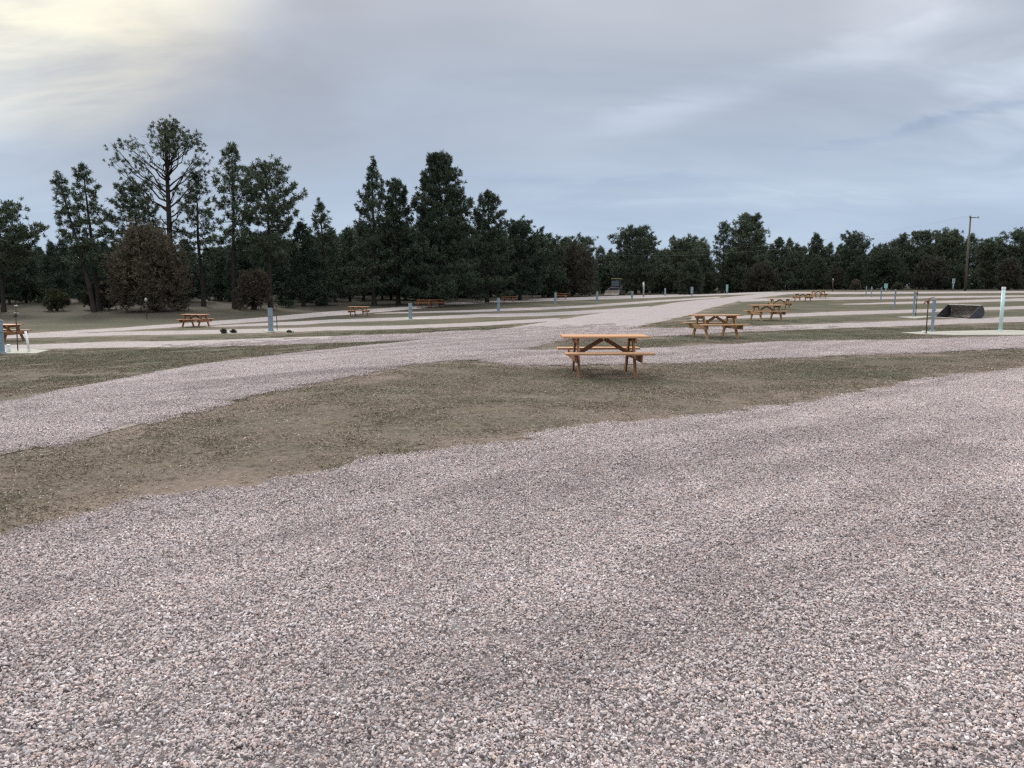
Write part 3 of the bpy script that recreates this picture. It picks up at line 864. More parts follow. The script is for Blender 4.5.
# ------------------------------------------------------------------ trees
def tube_arr(V, F, pts, rads, n=5):
    b0 = sum(len(v) for v in V)
    pts = np.asarray(pts, float); m = len(pts)
    d = np.gradient(pts, axis=0); d /= np.linalg.norm(d, axis=1)[:, None] + 1e-9
    ref = np.array([0, 0, 1.]) if abs(d[0][2]) < .8 else np.array([1., 0, 0])
    a_ = np.cross(d, ref); a_ /= np.linalg.norm(a_, axis=1)[:, None] + 1e-9
    b_ = np.cross(d, a_)
    th = np.arange(n) * 2 * np.pi / n
    ring = pts[:, None, :] + (a_[:, None, :] * np.cos(th)[None, :, None] + b_[:, None, :] * np.sin(th)[None, :, None]) * np.asarray(rads)[:, None, None]
    V.append(ring.reshape(-1, 3))
    i = np.arange(m - 1)[:, None] * n; k = np.arange(n)[None, :]; k1 = (k + 1) % n
    qd = np.stack([i + k, i + k1, i + n + k1, i + n + k], -1).reshape(-1, 4) + b0
    F.append(qd)

def tufts_mesh(name, C, D, nb, lmin, lmax, w, r_, spread=.9):
    """needle tufts: nb narrow faces radiating from each centre"""
    C = np.repeat(np.asarray(C), nb, 0); D = np.repeat(np.asarray(D), nb, 0)
    n = len(C)
    d = D * .75 + r_.normal(size=(n, 3)) * spread; d /= np.linalg.norm(d, axis=1)[:, None] + 1e-9
    L = (lmin + (lmax - lmin) * r_.random(n))[:, None]
    s = np.cross(d, r_.normal(size=(n, 3))); s /= np.linalg.norm(s, axis=1)[:, None] + 1e-9
    ww = w * (.6 + .8 * r_.random((n, 1)))
    c = C + r_.normal(size=(n, 3)) * lmin * .25
    V = np.stack([c - s * ww * .45, c + s * ww * .45, c + d * L * .62 + s * ww, c + d * L + s * ww * .1, c + d * L * .62 - s * ww], 1).reshape(-1, 3)
    k = np.arange(n)[:, None] * 5
    F = np.vstack([k + [0, 1, 2], k + [0, 2, 4], k + [4, 2, 3]])
    return tri_mesh(name, V, F)

def pine_meshes(H, Rc, seed, cb=.3, prof='oval', nbr=60, lean=(0, 0), dens=1.0, nb=11, up=0.0, kink=.25, dead=0, tl=.42, clump=1.0, lw=.030, tp=.85, thick=1.0):
    r_ = np.random.default_rng(seed)
    zs = np.linspace(0, 1, 14)
    wob = np.cumsum(r_.normal(size=(14, 2)) * .018 * H * kink, 0) * (zs[:, None] ** .7)
    path = np.stack([wob[:, 0] + lean[0] * zs ** 1.2, wob[:, 1] + lean[1] * zs ** 1.2, zs * H], 1)
    path[0, :2] = 0
    r0 = (.008 * H + .09) * thick
    rads = r0 * (1 - zs) ** tp + .025; rads[0] *= 1.3
    V, F = [], []
    tube_arr(V, F, np.vstack([[path[0] - (0, 0, .4)], path]), np.concatenate([[rads[0] * 1.1], rads]), 8)
    def trunk_at(u): return np.array([np.interp(u, zs, path[:, k]) for k in range(3)])
    C, D = [], []
    gold = r_.random() * 6.28
    for i in range(nbr + dead):
        is_dead = i >= nbr
        u = (i + r_.random() * .8) / nbr if not is_dead else -r_.random() * .55
        if is_dead: hz = cb + u * cb
        else: hz = cb + (1 - cb) * u ** .92
        if prof == 'cone': pl = (1 - u) ** .75 * (.8 + .4 * r_.random()) + .05
        elif prof == 'fat': pl = (1 - u) ** .52 * (.78 + .34 * r_.random()) + .05
        elif prof == 'oval': pl = (math.sin(math.pi * min(1, .14 + .80 * max(u, 0))) ** .7) * (.62 + .55 * r_.random()) + .05
        elif prof == 'flat': pl = (.40 + .75 * u if u < .75 else .96 * (1 - (u - .75) / .25) ** .6 + .10) * (.55 + .6 * r_.random())
        else: pl = (1 - u) ** .5 * (.55 + .6 * r_.random()) + .06
        if is_dead: pl = .25 + .2 * r_.random()
        Lb = Rc * pl
        az = gold + i * 2.39996 + r_.normal() * .35
        el = R(-12 + 50 * max(u, 0) + up) + r_.normal() * .16
        st = trunk_at(min(hz, .995))
        n = max(3, int(Lb / .5) + 2)
        t = np.linspace(0, 1, n)
        dirh = np.array([math.cos(az), math.sin(az), 0])
        droop = -.12 * Lb * np.sin(t * math.pi * .9) + .22 * Lb * t ** 3
        bp = st[None] + dirh[None] * (t * Lb * math.cos(el))[:, None]
        bp[:, 2] += t * Lb * math.sin(el) + droop
        bp[1:] += r_.normal(size=(n - 1, 3)) * .05 * Lb * .6
        tube_arr(V, F, bp, np.linspace(max(.018, r0 * .22 * (Lb / Rc)), .010, n), 4)
        if is_dead: continue
        nt_ = max(2, int(Lb * 6.0 * dens))
        tt = .28 + .74 * r_.random(nt_) ** .75
        base = np.stack([np.interp(tt, t, bp[:, k]) for k in range(3)], 1)
        side = np.array([-dirh[1], dirh[0], 0])
        off = (side[None] * r_.normal(size=(nt_, 1)) * .30 * Lb ** .6 * clump + np.array([0, 0, 1.])[None] * (r_.normal(size=(nt_, 1)) * .12 + .06))
        C.append(base + off); D.append(np.repeat((dirh * .6 + np.array([0, 0, .55]))[None], nt_, 0) + off * .7)
    top = trunk_at(1.0)
    C.append(top[None] + r_.normal(size=(int(8 * dens) + 3, 3)) * (.18, .18, .35) - (0, 0, .2)); D.append(np.repeat([[0, 0, 1.]], len(C[-1]), 0))
    C = np.vstack(C); D = np.vstack(D)
    VV = np.vstack(V); k = H / (C[:, 2].max() + tl * .5)
    VV[:, 2] *= k; C[:, 2] *= k
    tm = tri_mesh('trunk', VV, np.vstack(F))
    tm.polygons.foreach_set('use_smooth', [True] * len(tm.polygons))
    cm = tufts_mesh('crown', C, D, nb, tl * .6, tl * 1.15, lw, r_)
    return tm, cm

def bush_meshes(H, Rc, seed, n=1500, nb=9, pointy=.0, tl=.45, low=.05):
    r_ = np.random.default_rng(seed)
    V, F = [], []
    for k in range(6):
        a_ = r_.random() * 6.28; e = .3 + .5 * r_.random()
        pts = [(0, 0, -.2), (math.cos(a_) * Rc * .12, math.sin(a_) * Rc * .12, H * .18), (math.cos(a_) * Rc * .4 * e, math.sin(a_) * Rc * .4 * e, H * .5), (math.cos(a_) * Rc * .6 * e, math.sin(a_) * Rc * .6 * e, H * .8)]
        tube_arr(V, F, pts, [.10 + .01 * H, .07, .05, .02], 5)
    # lobed crown: foliage gathers round many upright sprays
    ns = max(14, n // 22)
    C, D = [], []
    for k in range(ns):
        a_ = r_.random() * 6.28; v = r_.random() ** .62
        rr = math.sqrt(r_.random() * .9 + .1)
        zc = low + (1 - low) * v
        wid = math.sqrt(max(.02, 1 - (max(0, zc - .30) / .72) ** 2)) * min(1, .72 + .9 * zc) * (1 - pointy * zc) * (.80 + .32 * r_.random())
        p = np.array([math.cos(a_) * Rc * wid * rr * .93, math.sin(a_) * Rc * wid * rr * .93, H * zc * (.93 + .1 * r_.random())])
        m = 22
        C.append(p + r_.normal(size=(m, 3)) * (.10 * Rc, .10 * Rc, .09 * H))
        out = np.array([p[0] / Rc, p[1] / Rc, 1.1]); D.append(np.repeat(out[None], m, 0))
    C = np.vstack(C); D = np.vstack(D); k = C[:, 2] > .05; C = C[k]; D = D[k]
    tm = tri_mesh('trunk', np.vstack(V), np.vstack(F))
    cm = tufts_mesh('crown', C, D, nb, tl * .5, tl * 1.0, .024, r_, .7)
    return tm, cm

def place_tree(name, px, Y, meshes, mat, lab, cat, group=None, rz=0, scale=(1, 1, 1)):
    x, y = at_depth(px, Y)
    root = empty(name, (x, y, gz(x, y) - .05), rz, lab, cat, group); root.scale = scale
    link_mesh('trunk', meshes[0], M['bark'], root)
    me = meshes[1]
    if not me.materials: me.materials.append(mat)
    link_mesh('crown', me, mat, root)
    return root

def height_px(px, Y, top):
    x, y = at_depth(px, Y)
    return h_of(px, top, x, y) - gz(x, y)

G_front = 'pines standing along the front of the wood'
heroes = [
    # px, Y, top row, half width px, kind, label
    (2, 66, 197, 34, dict(cb=.45, prof='oval', nbr=46, lean=(.2, 0), dens=1.25, seed=11), 'pine', 'pine cut by the left edge with a rounded spreading top'),
    (-28, 70, 205, 30, dict(cb=.3, prof='oval', nbr=46, dens=1.3, seed=12), 'pine', 'pine beyond the left edge whose boughs enter the photo'),
    (93, 66, 170, 17, dict(cb=.36, prof='open', nbr=40, lean=(-2.35, 0), dens=1.1, seed=13, kink=.04), 'pine', 'pine with a trunk leaning left, left one of the twin pines near the left edge'),
    (98, 68, 162, 19, dict(cb=.36, prof='open', nbr=42, lean=(-.6, 0), dens=1.1, seed=14, kink=.04), 'pine', 'straighter right one of the twin pines near the left edge'),
    (140, 78, 178, 30, dict(cb=.35, prof='oval', nbr=44, dens=1.3, seed=16), 'pine', 'bushy pine just left of the tallest bare trunk pine'),
    (203, 76, 168, 20, dict(cb=.38, prof='open', nbr=42, dens=.95, seed=17, dead=6), 'pine', 'spindly thin pine just right of the tallest bare trunk pine'),
    (234, 72, 142, 23, dict(cb=.36, prof='open', nbr=50, dens=1.2, seed=18, dead=4), 'pine', 'tall narrow pine, left of a touching pair behind the pale left pedestal'),
    (270, 71, 157, 30, dict(cb=.36, prof='oval', nbr=58, dens=1.35, seed=19, dead=4), 'pine', 'full crowned pine, right of a touching pair behind the pale left pedestal'),
    (325, 78, 198, 20, dict(cb=.12, prof='cone', nbr=58, dens=1.1, seed=20, up=6), 'pine', 'short pointed pine with tiered boughs in the dip of the tree line'),
    (303, 76, 218, 22, dict(cb=.10, prof='cone', nbr=60, dens=1.4, seed=31), 'pine_dense', 'low dark pine just left of the short pointed tiered pine'),
    (374, 78, 157, 25, dict(cb=.14, prof='cone', nbr=74, dens=1.3, seed=22), 'pine', 'slender pointed pine left of the big dense pine mass'),
    (398, 80, 178, 25, dict(cb=.13, prof='fat', nbr=74, dens=1.7, seed=23), 'pine_dense', 'dark round topped pine between the slender pine and the biggest dense pine'),
    (441, 78, 150, 37, dict(cb=.10, prof='fat', nbr=125, dens=1.9, seed=24), 'pine_dense', 'biggest dense dark green pine in the middle of the tree line'),
    (487, 84, 190, 25, dict(cb=.10, prof='fat', nbr=80, dens=1.5, seed=25), 'pine_dense', 'dark pine just right of the biggest dense pine'),
    (520, 90, 216, 26, dict(cb=.10, prof='oval', nbr=76, dens=1.6, seed=26), 'pine_dense', 'rounded dark pine second to the right of the biggest dense pine'),
    (543, 100, 232, 22, dict(cb=.10, prof='oval', nbr=60, dens=1.5, seed=27), 'pine_dense', 'low dark pine where the left trees step down to the far tree line'),
    (566, 116, 236, 16, dict(cb=.25, prof='oval', nbr=46, dens=1.4, seed=28), 'pine_far', 'round topped far pine left above the round dark juniper'),
    (585, 118, 233, 14, dict(cb=.35, prof='flat', nbr=34, dens=1.2, seed=29), 'pine_far', 'round topped far pine right above the round dark juniper'),
    (636, 122, 225, 24, dict(cb=.14, prof='oval', nbr=70, dens=1.5, seed=30), 'pine_far', 'stout bushy pine with a visible trunk behind the white pipe'),
    (683, 128, 234, 21, dict(cb=.15, prof='oval', nbr=60, dens=1.4, seed=32), 'pine_far', 'round topped pine above the dark juniper cone'),
    (722, 126, 221, 14, dict(cb=.25, prof='open', nbr=40, dens=1.1, seed=33), 'pine_far', 'thin tiered pine just left of the tall middle right pine'),
    (746, 124, 212, 20, dict(cb=.12, prof='oval', nbr=84, dens=1.6, seed=34), 'pine_far', 'tall dense middle right pine, highest of the far tree line'),
    (776, 130, 237, 15, dict(cb=.15, prof='cone', nbr=56, dens=1.4, seed=35), 'pine_far', 'pointed pine just right of the tall middle right pine'),
    (814, 132, 232, 15, dict(cb=.12, prof='cone', nbr=60, dens=1.4, seed=36), 'pine_far', 'pointed pine above the farthest picnic tables'),
    (852, 128, 230, 15, dict(cb=.18, prof='oval', nbr=56, dens=1.4, seed=37), 'pine_far', 'tall oval pine above the aqua box and far pedestals'),
    (900, 130, 232, 11, dict(cb=.3, prof='open', nbr=40, dens=1.2, seed=38), 'pine_far', 'thin pointed pine left of the broad pine by the utility pole'),
    (919, 128, 229, 14, dict(cb=.2, prof='oval', nbr=50, dens=1.4, seed=39), 'pine_far', 'rounded pine touching the broad pine left of the utility pole'),
    (945, 124, 226, 19, dict(cb=.08, prof='oval', nbr=84, dens=1.7, seed=40), 'pine_far', 'broad dense pine just left of the utility pole'),
    (985, 128, 236, 15, dict(cb=.2, prof='flat', nbr=40, dens=1.3, seed=41), 'pine_far', 'flat topped pine just right of the utility pole'),
    (1016, 124, 226, 19, dict(cb=.2, prof='oval', nbr=60, dens=1.4, seed=42), 'pine_far', 'pine cut by the right edge with an uneven layered crown'),
]
for px, Y, top, hw, kw, mt, lab in heroes:
    kw = dict(kw); sd = kw.pop('seed')
    H = height_px(px, Y, top); Rc = hw / FPX * Y * 1.05
    far = Y > 95
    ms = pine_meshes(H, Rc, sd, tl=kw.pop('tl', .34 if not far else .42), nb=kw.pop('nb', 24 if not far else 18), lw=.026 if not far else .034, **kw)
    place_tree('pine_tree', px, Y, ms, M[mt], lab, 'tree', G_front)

def tall_open_pine(px0, Y, top):
    r_ = np.random.default_rng(77)
    H = height_px(px0, Y, top); base = at_depth(px0, Y); zb = gz(*base) - .05
    k = Y / FPX
    def loc(dx, py): return dx * k, h_of(px0, py, *base) - zb
    zs = np.linspace(0, 1, 16)
    path = np.stack([.45 * zs ** 2, .25 * np.sin(zs * 4), zs * (H - .6)], 1)
    rads = .30 * (1 - zs) ** .62 + .03; rads[0] = .40
    V, F = [], []
    tube_arr(V, F, np.vstack([[path[0] - (0, 0, .4)], path]), np.concatenate([[.42], rads]), 9)
    def tr(z): return np.array([np.interp(z, path[:, 2], path[:, q]) for q in range(3)])
    ends = []
    for _ in range(36):        # domed head
        a_ = r_.random() * 6.283; e = r_.random() ** .8 * 1.5
        rr_ = .55 + .45 * r_.random() ** .5
        zc = loc(0, 153)[1]
        ends.append((math.cos(a_) * 2.6 * rr_ * math.cos(e) + .75, math.sin(a_) * 2.7 * rr_ * math.cos(e), zc + (math.sin(e) * 3.7 - .9) * rr_, .62))
    for dx, py in ((-50, 158), (-46, 150), (-42, 166), (-38, 146), (-35, 158), (-30, 170), (-27, 150), (-24, 162), (-33, 140), (-20, 176), (-40, 172), (-16, 184), (-25, 188)):
        x_, z_ = loc(dx * .86, py); ends.append((x_, r_.normal() * .9, z_, .58))
    for dx, py in ((33, 142), (36, 150), (28, 162), (34, 170), (24, 178), (30, 186), (22, 200), (27, 212), (-18, 204), (-24, 214), (14, 222), (-12, 228), (18, 236), (10, 190)):
        x_, z_ = loc(dx, py); ends.append((x_, r_.normal() * 1.1, z_, .45))
    C, D = [], []
    for (ex, ey, ez, cr) in ends:
        d_ = math.hypot(ex, ey)
        st = tr(max(H * .42, min(H - 1.0, ez - .85 * d_ - .5)))
        n = 7; t = np.linspace(0, 1, n)[:, None]
        e_ = np.array([ex, ey, ez])
        bp = st + (e_ - st) * t; bp[:, 2] -= .16 * d_ * np.sin(t[:, 0] * math.pi) * (r_.random() * 1.2 - .2)
        bp[1:-1] += r_.normal(size=(n - 2, 3)) * .11
        tube_arr(V, F, bp, np.linspace(.045 + .012 * d_, .012, n), 5)
        for q in range(3):
            p_ = e_ + r_.normal(size=3) * (cr * .9, cr * .9, cr * .45)
            tube_arr(V, F, np.stack([bp[4], (bp[4] + p_) / 2 + r_.normal(size=3) * .06, p_]), [.016, .012, .008], 4)
        m = 10 if ez > loc(0, 190)[1] else 13
        C.append(e_ + r_.normal(size=(m, 3)) * (cr * .85, cr * .85, cr * .42)); D.append(np.repeat((np.array([ex, ey, 2.0]) / (d_ + 2))[None], m, 0))
    for _ in range(9):          # dead snags on the bare trunk
        z_ = H * (.2 + .3 * r_.random()); st = tr(z_); a_ = r_.random() * 6.283; l_ = .5 + .9 * r_.random()
        tube_arr(V, F, np.stack([st, st + (math.cos(a_) * l_ * .5, math.sin(a_) * l_ * .5, .02), st + (math.cos(a_) * l_, math.sin(a_) * l_, -.1)]), [.03, .02, .01], 4)
    tm = tri_mesh('trunk', np.vstack(V), np.vstack(F)); tm.polygons.foreach_set('use_smooth', [True] * len(tm.polygons))
    cm = tufts_mesh('crown', np.vstack(C), np.vstack(D), 20, .16, .30, .024, r_)
    place_tree('pine_tree', px0, Y, (tm, cm), M['pine'], 'tallest pine with a bare trunk and thin open crown above the round juniper', 'tree', G_front)
tall_open_pine(171, 74, 114)

bushes = [
    (150, 67, 238, 36, 'juniper', 0, 3600, 'large round rusty brown juniper below the tallest pine'),
    (254, 70, 274, 15, 'juniper', 0, 1100, 'small brown juniper between the trunks of the touching pine pair'),
    (572, 104, 250, 24, 'juniper_dark', 0, 2200, 'large round dark juniper at the step of the tree line'),
    (690, 116, 264, 16, 'juniper_green', .45, 1500, 'dark green cone shaped juniper right of the far pedestals'),
    (761, 116, 267, 15, 'juniper_dark', 0, 1500, 'dark brown rounded juniper behind the far end of the road'),
    (816, 124, 262, 14, 'juniper_green', .4, 1200, 'green cone shaped juniper before the far right pines'),
    (836, 126, 272, 12, 'juniper_dark', 0, 1000, 'low dark juniper behind the thin pale post'),
    (884, 122, 255, 22, 'juniper_green', .2, 1800, 'wide dark green juniper behind the right pedestals'),
    (855, 120, 262, 10, 'juniper_green', .3, 900, 'small green juniper left of the wide dark green juniper'),
    (930, 118, 262, 17, 'juniper_dark', 0, 1400, 'brown grey juniper left of the pale box on a thin post'),
    (958, 120, 270, 9, 'juniper_green', 0, 700, 'small green juniper at the foot of the utility pole'),
    (1008, 116, 262, 13, 'juniper_dark', .25, 1200, 'grey brown juniper at the right edge of the far tree line'),
    (55, 68, 292, 11, 'olive_bush', 0, 700, 'low yellowish green bush under the trees at the left'),
    (855.5, 112, 281, 5, 'juniper', .2, 300, 'tiny rusty bush in front of the small green juniper'),
    (896, 108, 284, 5, 'juniper_dark', 0, 260, 'tiny dark bush behind the third right pedestal'),
    (548, 102, 272, 9, 'juniper_green', .3, 700, 'small green bush beside the large round dark juniper'),
    (100, 70, 285, 14, 'juniper_dark', 0, 800, 'dark low shrub under the twin leaning pines'),
]
for k, (px, Y, top, hw, mt, pt, n, lab) in enumerate(bushes):
    H = height_px(px, Y, top); Rc = hw / FPX * Y * 1.08
    place_tree('juniper_bush' if 'juniper' in lab else 'shrub', px, Y, bush_meshes(H, Rc, 100 + k, int(n * 1.5), 13, pt, .42 if H > 2.5 else .28), M[mt], lab, 'bush')

# small weeds by the left lane
def weed(px, py, h, w, lab, seed):
    x, y = at(px, py); r_ = np.random.default_rng(seed)
    C = r_.normal(size=(60, 3)) * (w * .45, w * .35, 0); C[:, 2] = np.abs(r_.normal(size=60)) * h * .3
    D = C * (1, 1, 0) + (0, 0, .8)
    me = tufts_mesh('weed_clump', C, D, 7, h * .4, h * .8, .018, r_, .5); me.materials.append(M['weed'])
    o = link_mesh('weed_clump', me, None); o.location = (x, y, float(surf(x, y)[0][0])); tag(o, lab, 'weed', 'green weeds by the left lanes')
weed(224, 333.4, .20, .10, 'left of two small green weeds at the edge of the left lane', 1)
weed(233.5, 333.0, .15, .12, 'right of two small green weeds at the edge of the left lane', 2)
weed(289.5, 332.4, .10, .12, 'low green weed at the right end of the pad by the pale left pedestal', 3)

# the wood behind: mid-height pines in the gaps, each its own tree
variants = [pine_meshes(10.0, 2.6, 201, cb=.06, prof='cone', nbr=64, dens=1.4, nb=12, tl=.5),
            pine_meshes(10.0, 2.4, 202, cb=.12, prof='oval', nbr=60, dens=1.5, nb=12, tl=.5),
            pine_meshes(10.0, 2.9, 203, cb=.04, prof='oval', nbr=70, dens=1.5, nb=12, tl=.52),
            pine_meshes(10.0, 2.3, 204, cb=.10, prof='open', nbr=60, dens=1.4, nb=12, tl=.5),
            pine_meshes(10.0, 2.8, 205, cb=.05, prof='cone', nbr=74, dens=1.5, nb=12, tl=.52)]
protos = {}
env_x = [-120, 0, 40, 70, 110, 160, 215, 240, 290, 350, 420, 500, 530, 560, 600, 660, 760, 860, 960, 1100]
env_y = [234, 238, 240, 240, 240, 236, 240, 236, 230, 222, 212, 226, 236, 243, 246, 242, 242, 240, 238, 236]
edge_x = [-200, 330, 480, 560, 620, 1300]; edge_y = [76, 84, 90, 118, 132, 134]
def zone(px):
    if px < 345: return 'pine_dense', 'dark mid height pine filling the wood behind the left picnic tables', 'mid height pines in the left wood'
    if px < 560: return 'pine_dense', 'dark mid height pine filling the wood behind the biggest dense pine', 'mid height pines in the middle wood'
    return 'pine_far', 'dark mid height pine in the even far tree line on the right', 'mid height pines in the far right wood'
rr = random.Random(5)
px = -110
while px < 1130:
    Y = float(np.interp(px, edge_x, edge_y)) + rr.uniform(0, 9)
    top = float(np.interp(px, env_x, env_y)) + rr.uniform(-5, 12)
    if rr.random() < .35: top += rr.uniform(8, 26)
    H = height_px(px, Y, top); mt, lab, grp = zone(px)
    k = rr.randrange(5); key = (k, mt)
    x, y = at_depth(px, Y)
    s = H / 10; sx = s * rr.uniform(.8, 1.15) if H < 11 else s * rr.uniform(.65, .85)
    loc = (x, y, gz(x, y) - .05)
    if key not in protos:
        tm, cm = variants[k]
        cm2 = cm.copy(); cm2.materials.clear(); cm2.materials.append(M[mt])
        root = empty('pine_tree', loc, 0)
        link_mesh('trunk', tm, M['bark'], root); link_mesh('crown', cm2, None, root)
        protos[key] = root
    else:
        root = copy_tree(protos[key]); root.location = loc
    root.rotation_euler = (0, 0, rr.uniform(0, 6.28)); root.scale = (sx, sx, s)
    tag(root, lab, 'tree', grp)
    px += rr.uniform(7, 15) * (1.25 if px < 560 else .8)

# the far-off depth of the wood reads as one mass
pts, rzs, scs = [], [], []
for k in range(330):
    px = rr.uniform(-260, 1280)
    Y = float(np.interp(px, edge_x, edge_y)) + 9 + 42 * rr.random()
    x, y = at_depth(px, Y)
    top = float(np.interp(px, env_x, env_y)) + rr.uniform(2, 22)
    H = h_of(px, top, x, y) - gz(x, y)
    pts.append((x, y, gz(x, y) - .1)); rzs.append(rr.uniform(0, 6.28)); scs.append(H / 10)
far_meshes = []
for k in range(3):
    tm, cm = variants[k + 1] if k else variants[0]
    bm = bmesh.new(); bm.from_mesh(cm); nf = len(bm.faces); bm.from_mesh(tm)
    bm.faces.ensure_lookup_table()
    for f in bm.faces[nf:]: f.material_index = 1
    me = bpy.data.meshes.new('far_tree'); bm.to_mesh(me); bm.free()
    me.materials.clear(); me.materials.append(M['pine_dense']); me.materials.append(M['bark'])
    far_meshes.append(me)
scatter('far_woods', far_meshes, pts, rzs, scs, 'deep dark pine wood filling the background behind the front trees')

# ------------------------------------------------------------------ sky and sun
SUN_AZ, SUN_EL = R(-30), R(30)     # ahead and to the left, behind thin cloud
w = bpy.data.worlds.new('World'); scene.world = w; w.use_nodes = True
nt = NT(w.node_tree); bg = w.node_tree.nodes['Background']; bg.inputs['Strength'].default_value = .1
sky = nt.n('ShaderNodeTexSky', sky_type='NISHITA'); sky.sun_disc = False; sky.sun_elevation = SUN_EL; sky.sun_rotation = SUN_AZ
sky.altitude = 1500; sky.air_density = 1.0; sky.dust_density = 1.5
d = nt.n('ShaderNodeTexCoord').outputs['Generated']
nrm = nt.n('ShaderNodeVectorMath', operation='NORMALIZE'); nt.L.new(d, nrm.inputs[0]); d = nrm.outputs[0]
sx = nt.n('ShaderNodeSeparateXYZ'); nt.L.new(d, sx.inputs[0])
zc = nt.math('MAXIMUM', sx.outputs[2], 0.0)
inv = nt.math('DIVIDE', 1.0, nt.math('ADD', zc, .24))
cp = nt.n('ShaderNodeCombineXYZ')
nt.L.new(nt.math('MULTIPLY', sx.outputs[0], inv), cp.inputs[0]); nt.L.new(nt.math('MULTIPLY', sx.outputs[1], inv), cp.inputs[1])
P = cp.outputs[0]
rot = nt.n('ShaderNodeMapping'); rot.inputs['Rotation'].default_value = (0, 0, R(-28)); rot.inputs['Scale'].default_value = (.7, 1.7, 1)
nt.L.new(P, rot.inputs[0])
n1 = nt.noise(rot.outputs[0], 1.25, 7, .52, .7)
n2 = nt.noise(P, 1.3, 5, .5, .4)
n3 = nt.noise(rot.outputs[0], 3.6, 8, .62, .7)
# overcast layer: blue grey low down, neutral grey higher, much brighter overhead
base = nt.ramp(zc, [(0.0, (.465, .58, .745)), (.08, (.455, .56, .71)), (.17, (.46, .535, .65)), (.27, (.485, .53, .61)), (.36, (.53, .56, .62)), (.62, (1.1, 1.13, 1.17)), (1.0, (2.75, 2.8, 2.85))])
cl = nt.math('ADD', nt.math('MULTIPLY', n1, .55), nt.math('ADD', nt.math('MULTIPLY', n2, .35), nt.math('MULTIPLY', n3, .12)))
tone = nt.ramp(cl, [(.33, (.86, .885, .92)), (.47, (.98, .99, 1.0)), (.60, (1.10, 1.09, 1.07)), (.74, (1.28, 1.25, 1.2))])
cloud = nt.mix(1.0, base, tone, 'MULTIPLY')
# broad cloud banks and the paler rift between them, placed by compass direction
def skydir(az, el): return Vector((math.sin(R(az)) * math.cos(R(el)), math.cos(R(az)) * math.cos(R(el)), math.sin(R(el))))
def bank(cloud, az, el, lo, col, k, nz):
    q = nt.n('ShaderNodeVectorMath', operation='DOT_PRODUCT'); nt.L.new(d, q.inputs[0]); q.inputs[1].default_value = skydir(az, el)
    f = nt.math('MULTIPLY', nt.mapr(q.outputs['Value'], lo, 1.0), nt.math('MULTIPLY', nt.mapr(nz, .36, .62), k))
    return nt.mix(f, cloud, nt.mix(1.0, cloud, col, 'MULTIPLY'))
cloud = bank(cloud, -23, 15, .965, (.78, .76, .76), .9, n2)
cloud = bank(cloud, -8, 13, .975, (.84, .84, .87), .8, n1)
cloud = bank(cloud, 35, 17, .97, (1.38, 1.36, 1.34), 1.0, n1)
def band(cloud, a1, e1, a2, e2, wid, col, k, nz):
    p1, p2 = skydir(a1, e1), skydir(a2, e2); nn = p1.cross(p2).normalized(); mid = (p1 + p2).normalized()
    q = nt.n('ShaderNodeVectorMath', operation='DOT_PRODUCT'); nt.L.new(d, q.inputs[0]); q.inputs[1].default_value = nn
    wob = nt.math('ADD', q.outputs['Value'], nt.math('MULTIPLY', nt.math('SUBTRACT', n3, .5), .05))
    q2 = nt.n('ShaderNodeVectorMath', operation='DOT_PRODUCT'); nt.L.new(d, q2.inputs[0]); q2.inputs[1].default_value = mid
    f = nt.math('MULTIPLY', nt.mapr(nt.math('ABSOLUTE', wob), wid, 0.0), nt.mapr(q2.outputs['Value'], mid.dot(p1) - .015, 1.0))
    f = nt.math('MULTIPLY', f, nt.math('MULTIPLY', nt.mapr(nz, .30, .6), k))
    return nt.mix(f, cloud, nt.mix(1.0, cloud, col, 'MULTIPLY'))
cloud = band(cloud, 4, 10.5, 34, 16.5, .028, (1.22, 1.21, 1.20), 1.0, n2)
cloud = band(cloud, 24, 9.5, 37, 11.5, .010, (.80, .84, .90), 1.0, n3)
cloud = band(cloud, -2, 7.5, 18, 7.0, .012, (.88, .91, .95), 1.0, n3)
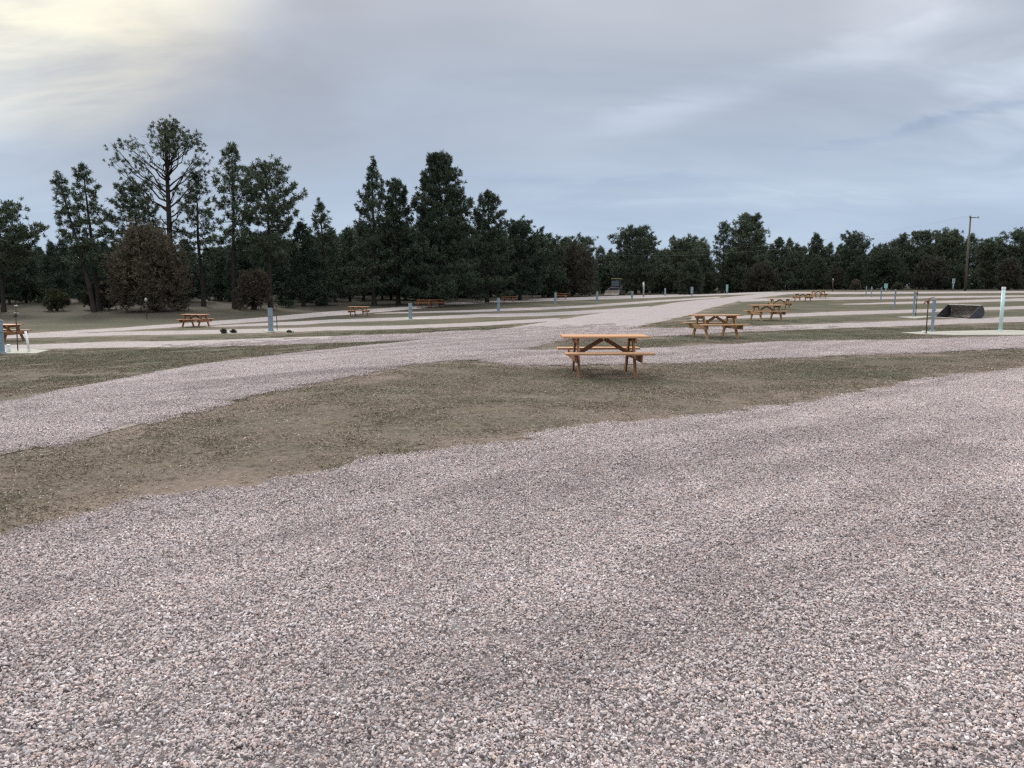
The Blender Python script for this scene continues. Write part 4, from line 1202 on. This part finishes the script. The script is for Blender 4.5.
cloud = band(cloud, 2, 6.0, 30, 5.2, .012, (1.10, 1.09, 1.07), 1.0, n3)
# warm brightening where the sun stands behind the cloud
gd = Vector((math.sin(R(-36)) * math.cos(R(27.5)), math.cos(R(-36)) * math.cos(R(27.5)), math.sin(R(27.5))))
dp = nt.n('ShaderNodeVectorMath', operation='DOT_PRODUCT'); nt.L.new(d, dp.inputs[0]); dp.inputs[1].default_value = gd
soft = nt.math('MULTIPLY', nt.mapr(dp.outputs['Value'], .915, 1.0), nt.math('ADD', .25, nt.math('MULTIPLY', n1, 1.0)))
cloud = nt.mix(soft, cloud, nt.mix(1.0, cloud, (.17, .16, .12), 'ADD'))
gl = nt.math('MULTIPLY', nt.mapr(dp.outputs['Value'], .932, .985), nt.mapr(nt.math('ADD', nt.math('MULTIPLY', n1, .7), nt.math('MULTIPLY', n3, .3)), .34, .60, .25, 1.0))
cloud = nt.mix(gl, cloud, nt.mix(1.0, cloud, (.60, .49, .20), 'ADD'))
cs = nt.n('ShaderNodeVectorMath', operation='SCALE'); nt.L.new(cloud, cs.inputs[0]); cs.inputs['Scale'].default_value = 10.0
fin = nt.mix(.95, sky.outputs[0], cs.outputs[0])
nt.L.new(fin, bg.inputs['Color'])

sd_ = bpy.data.lights.new('sun', 'SUN'); sd_.energy = 2.5; sd_.angle = R(11); sd_.color = (1.0, .93, .82)
so = bpy.data.objects.new('sun', sd_); COL.objects.link(so)
v = Vector((math.sin(SUN_AZ) * math.cos(SUN_EL), math.cos(SUN_AZ) * math.cos(SUN_EL), math.sin(SUN_EL)))
so.rotation_euler = v.to_track_quat('Z', 'Y').to_euler(); so.location = v * 50

scene.view_settings.view_transform = 'Standard'; scene.view_settings.look = 'None'
scene.view_settings.exposure = 0; scene.view_settings.gamma = 1
scene.cycles.use_denoising = False; scene.cycles.filter_width = 1.35; scene.cycles.sample_clamp_indirect = 6
scene.cycles.max_bounces = 5; scene.cycles.diffuse_bounces = 3; scene.cycles.glossy_bounces = 2
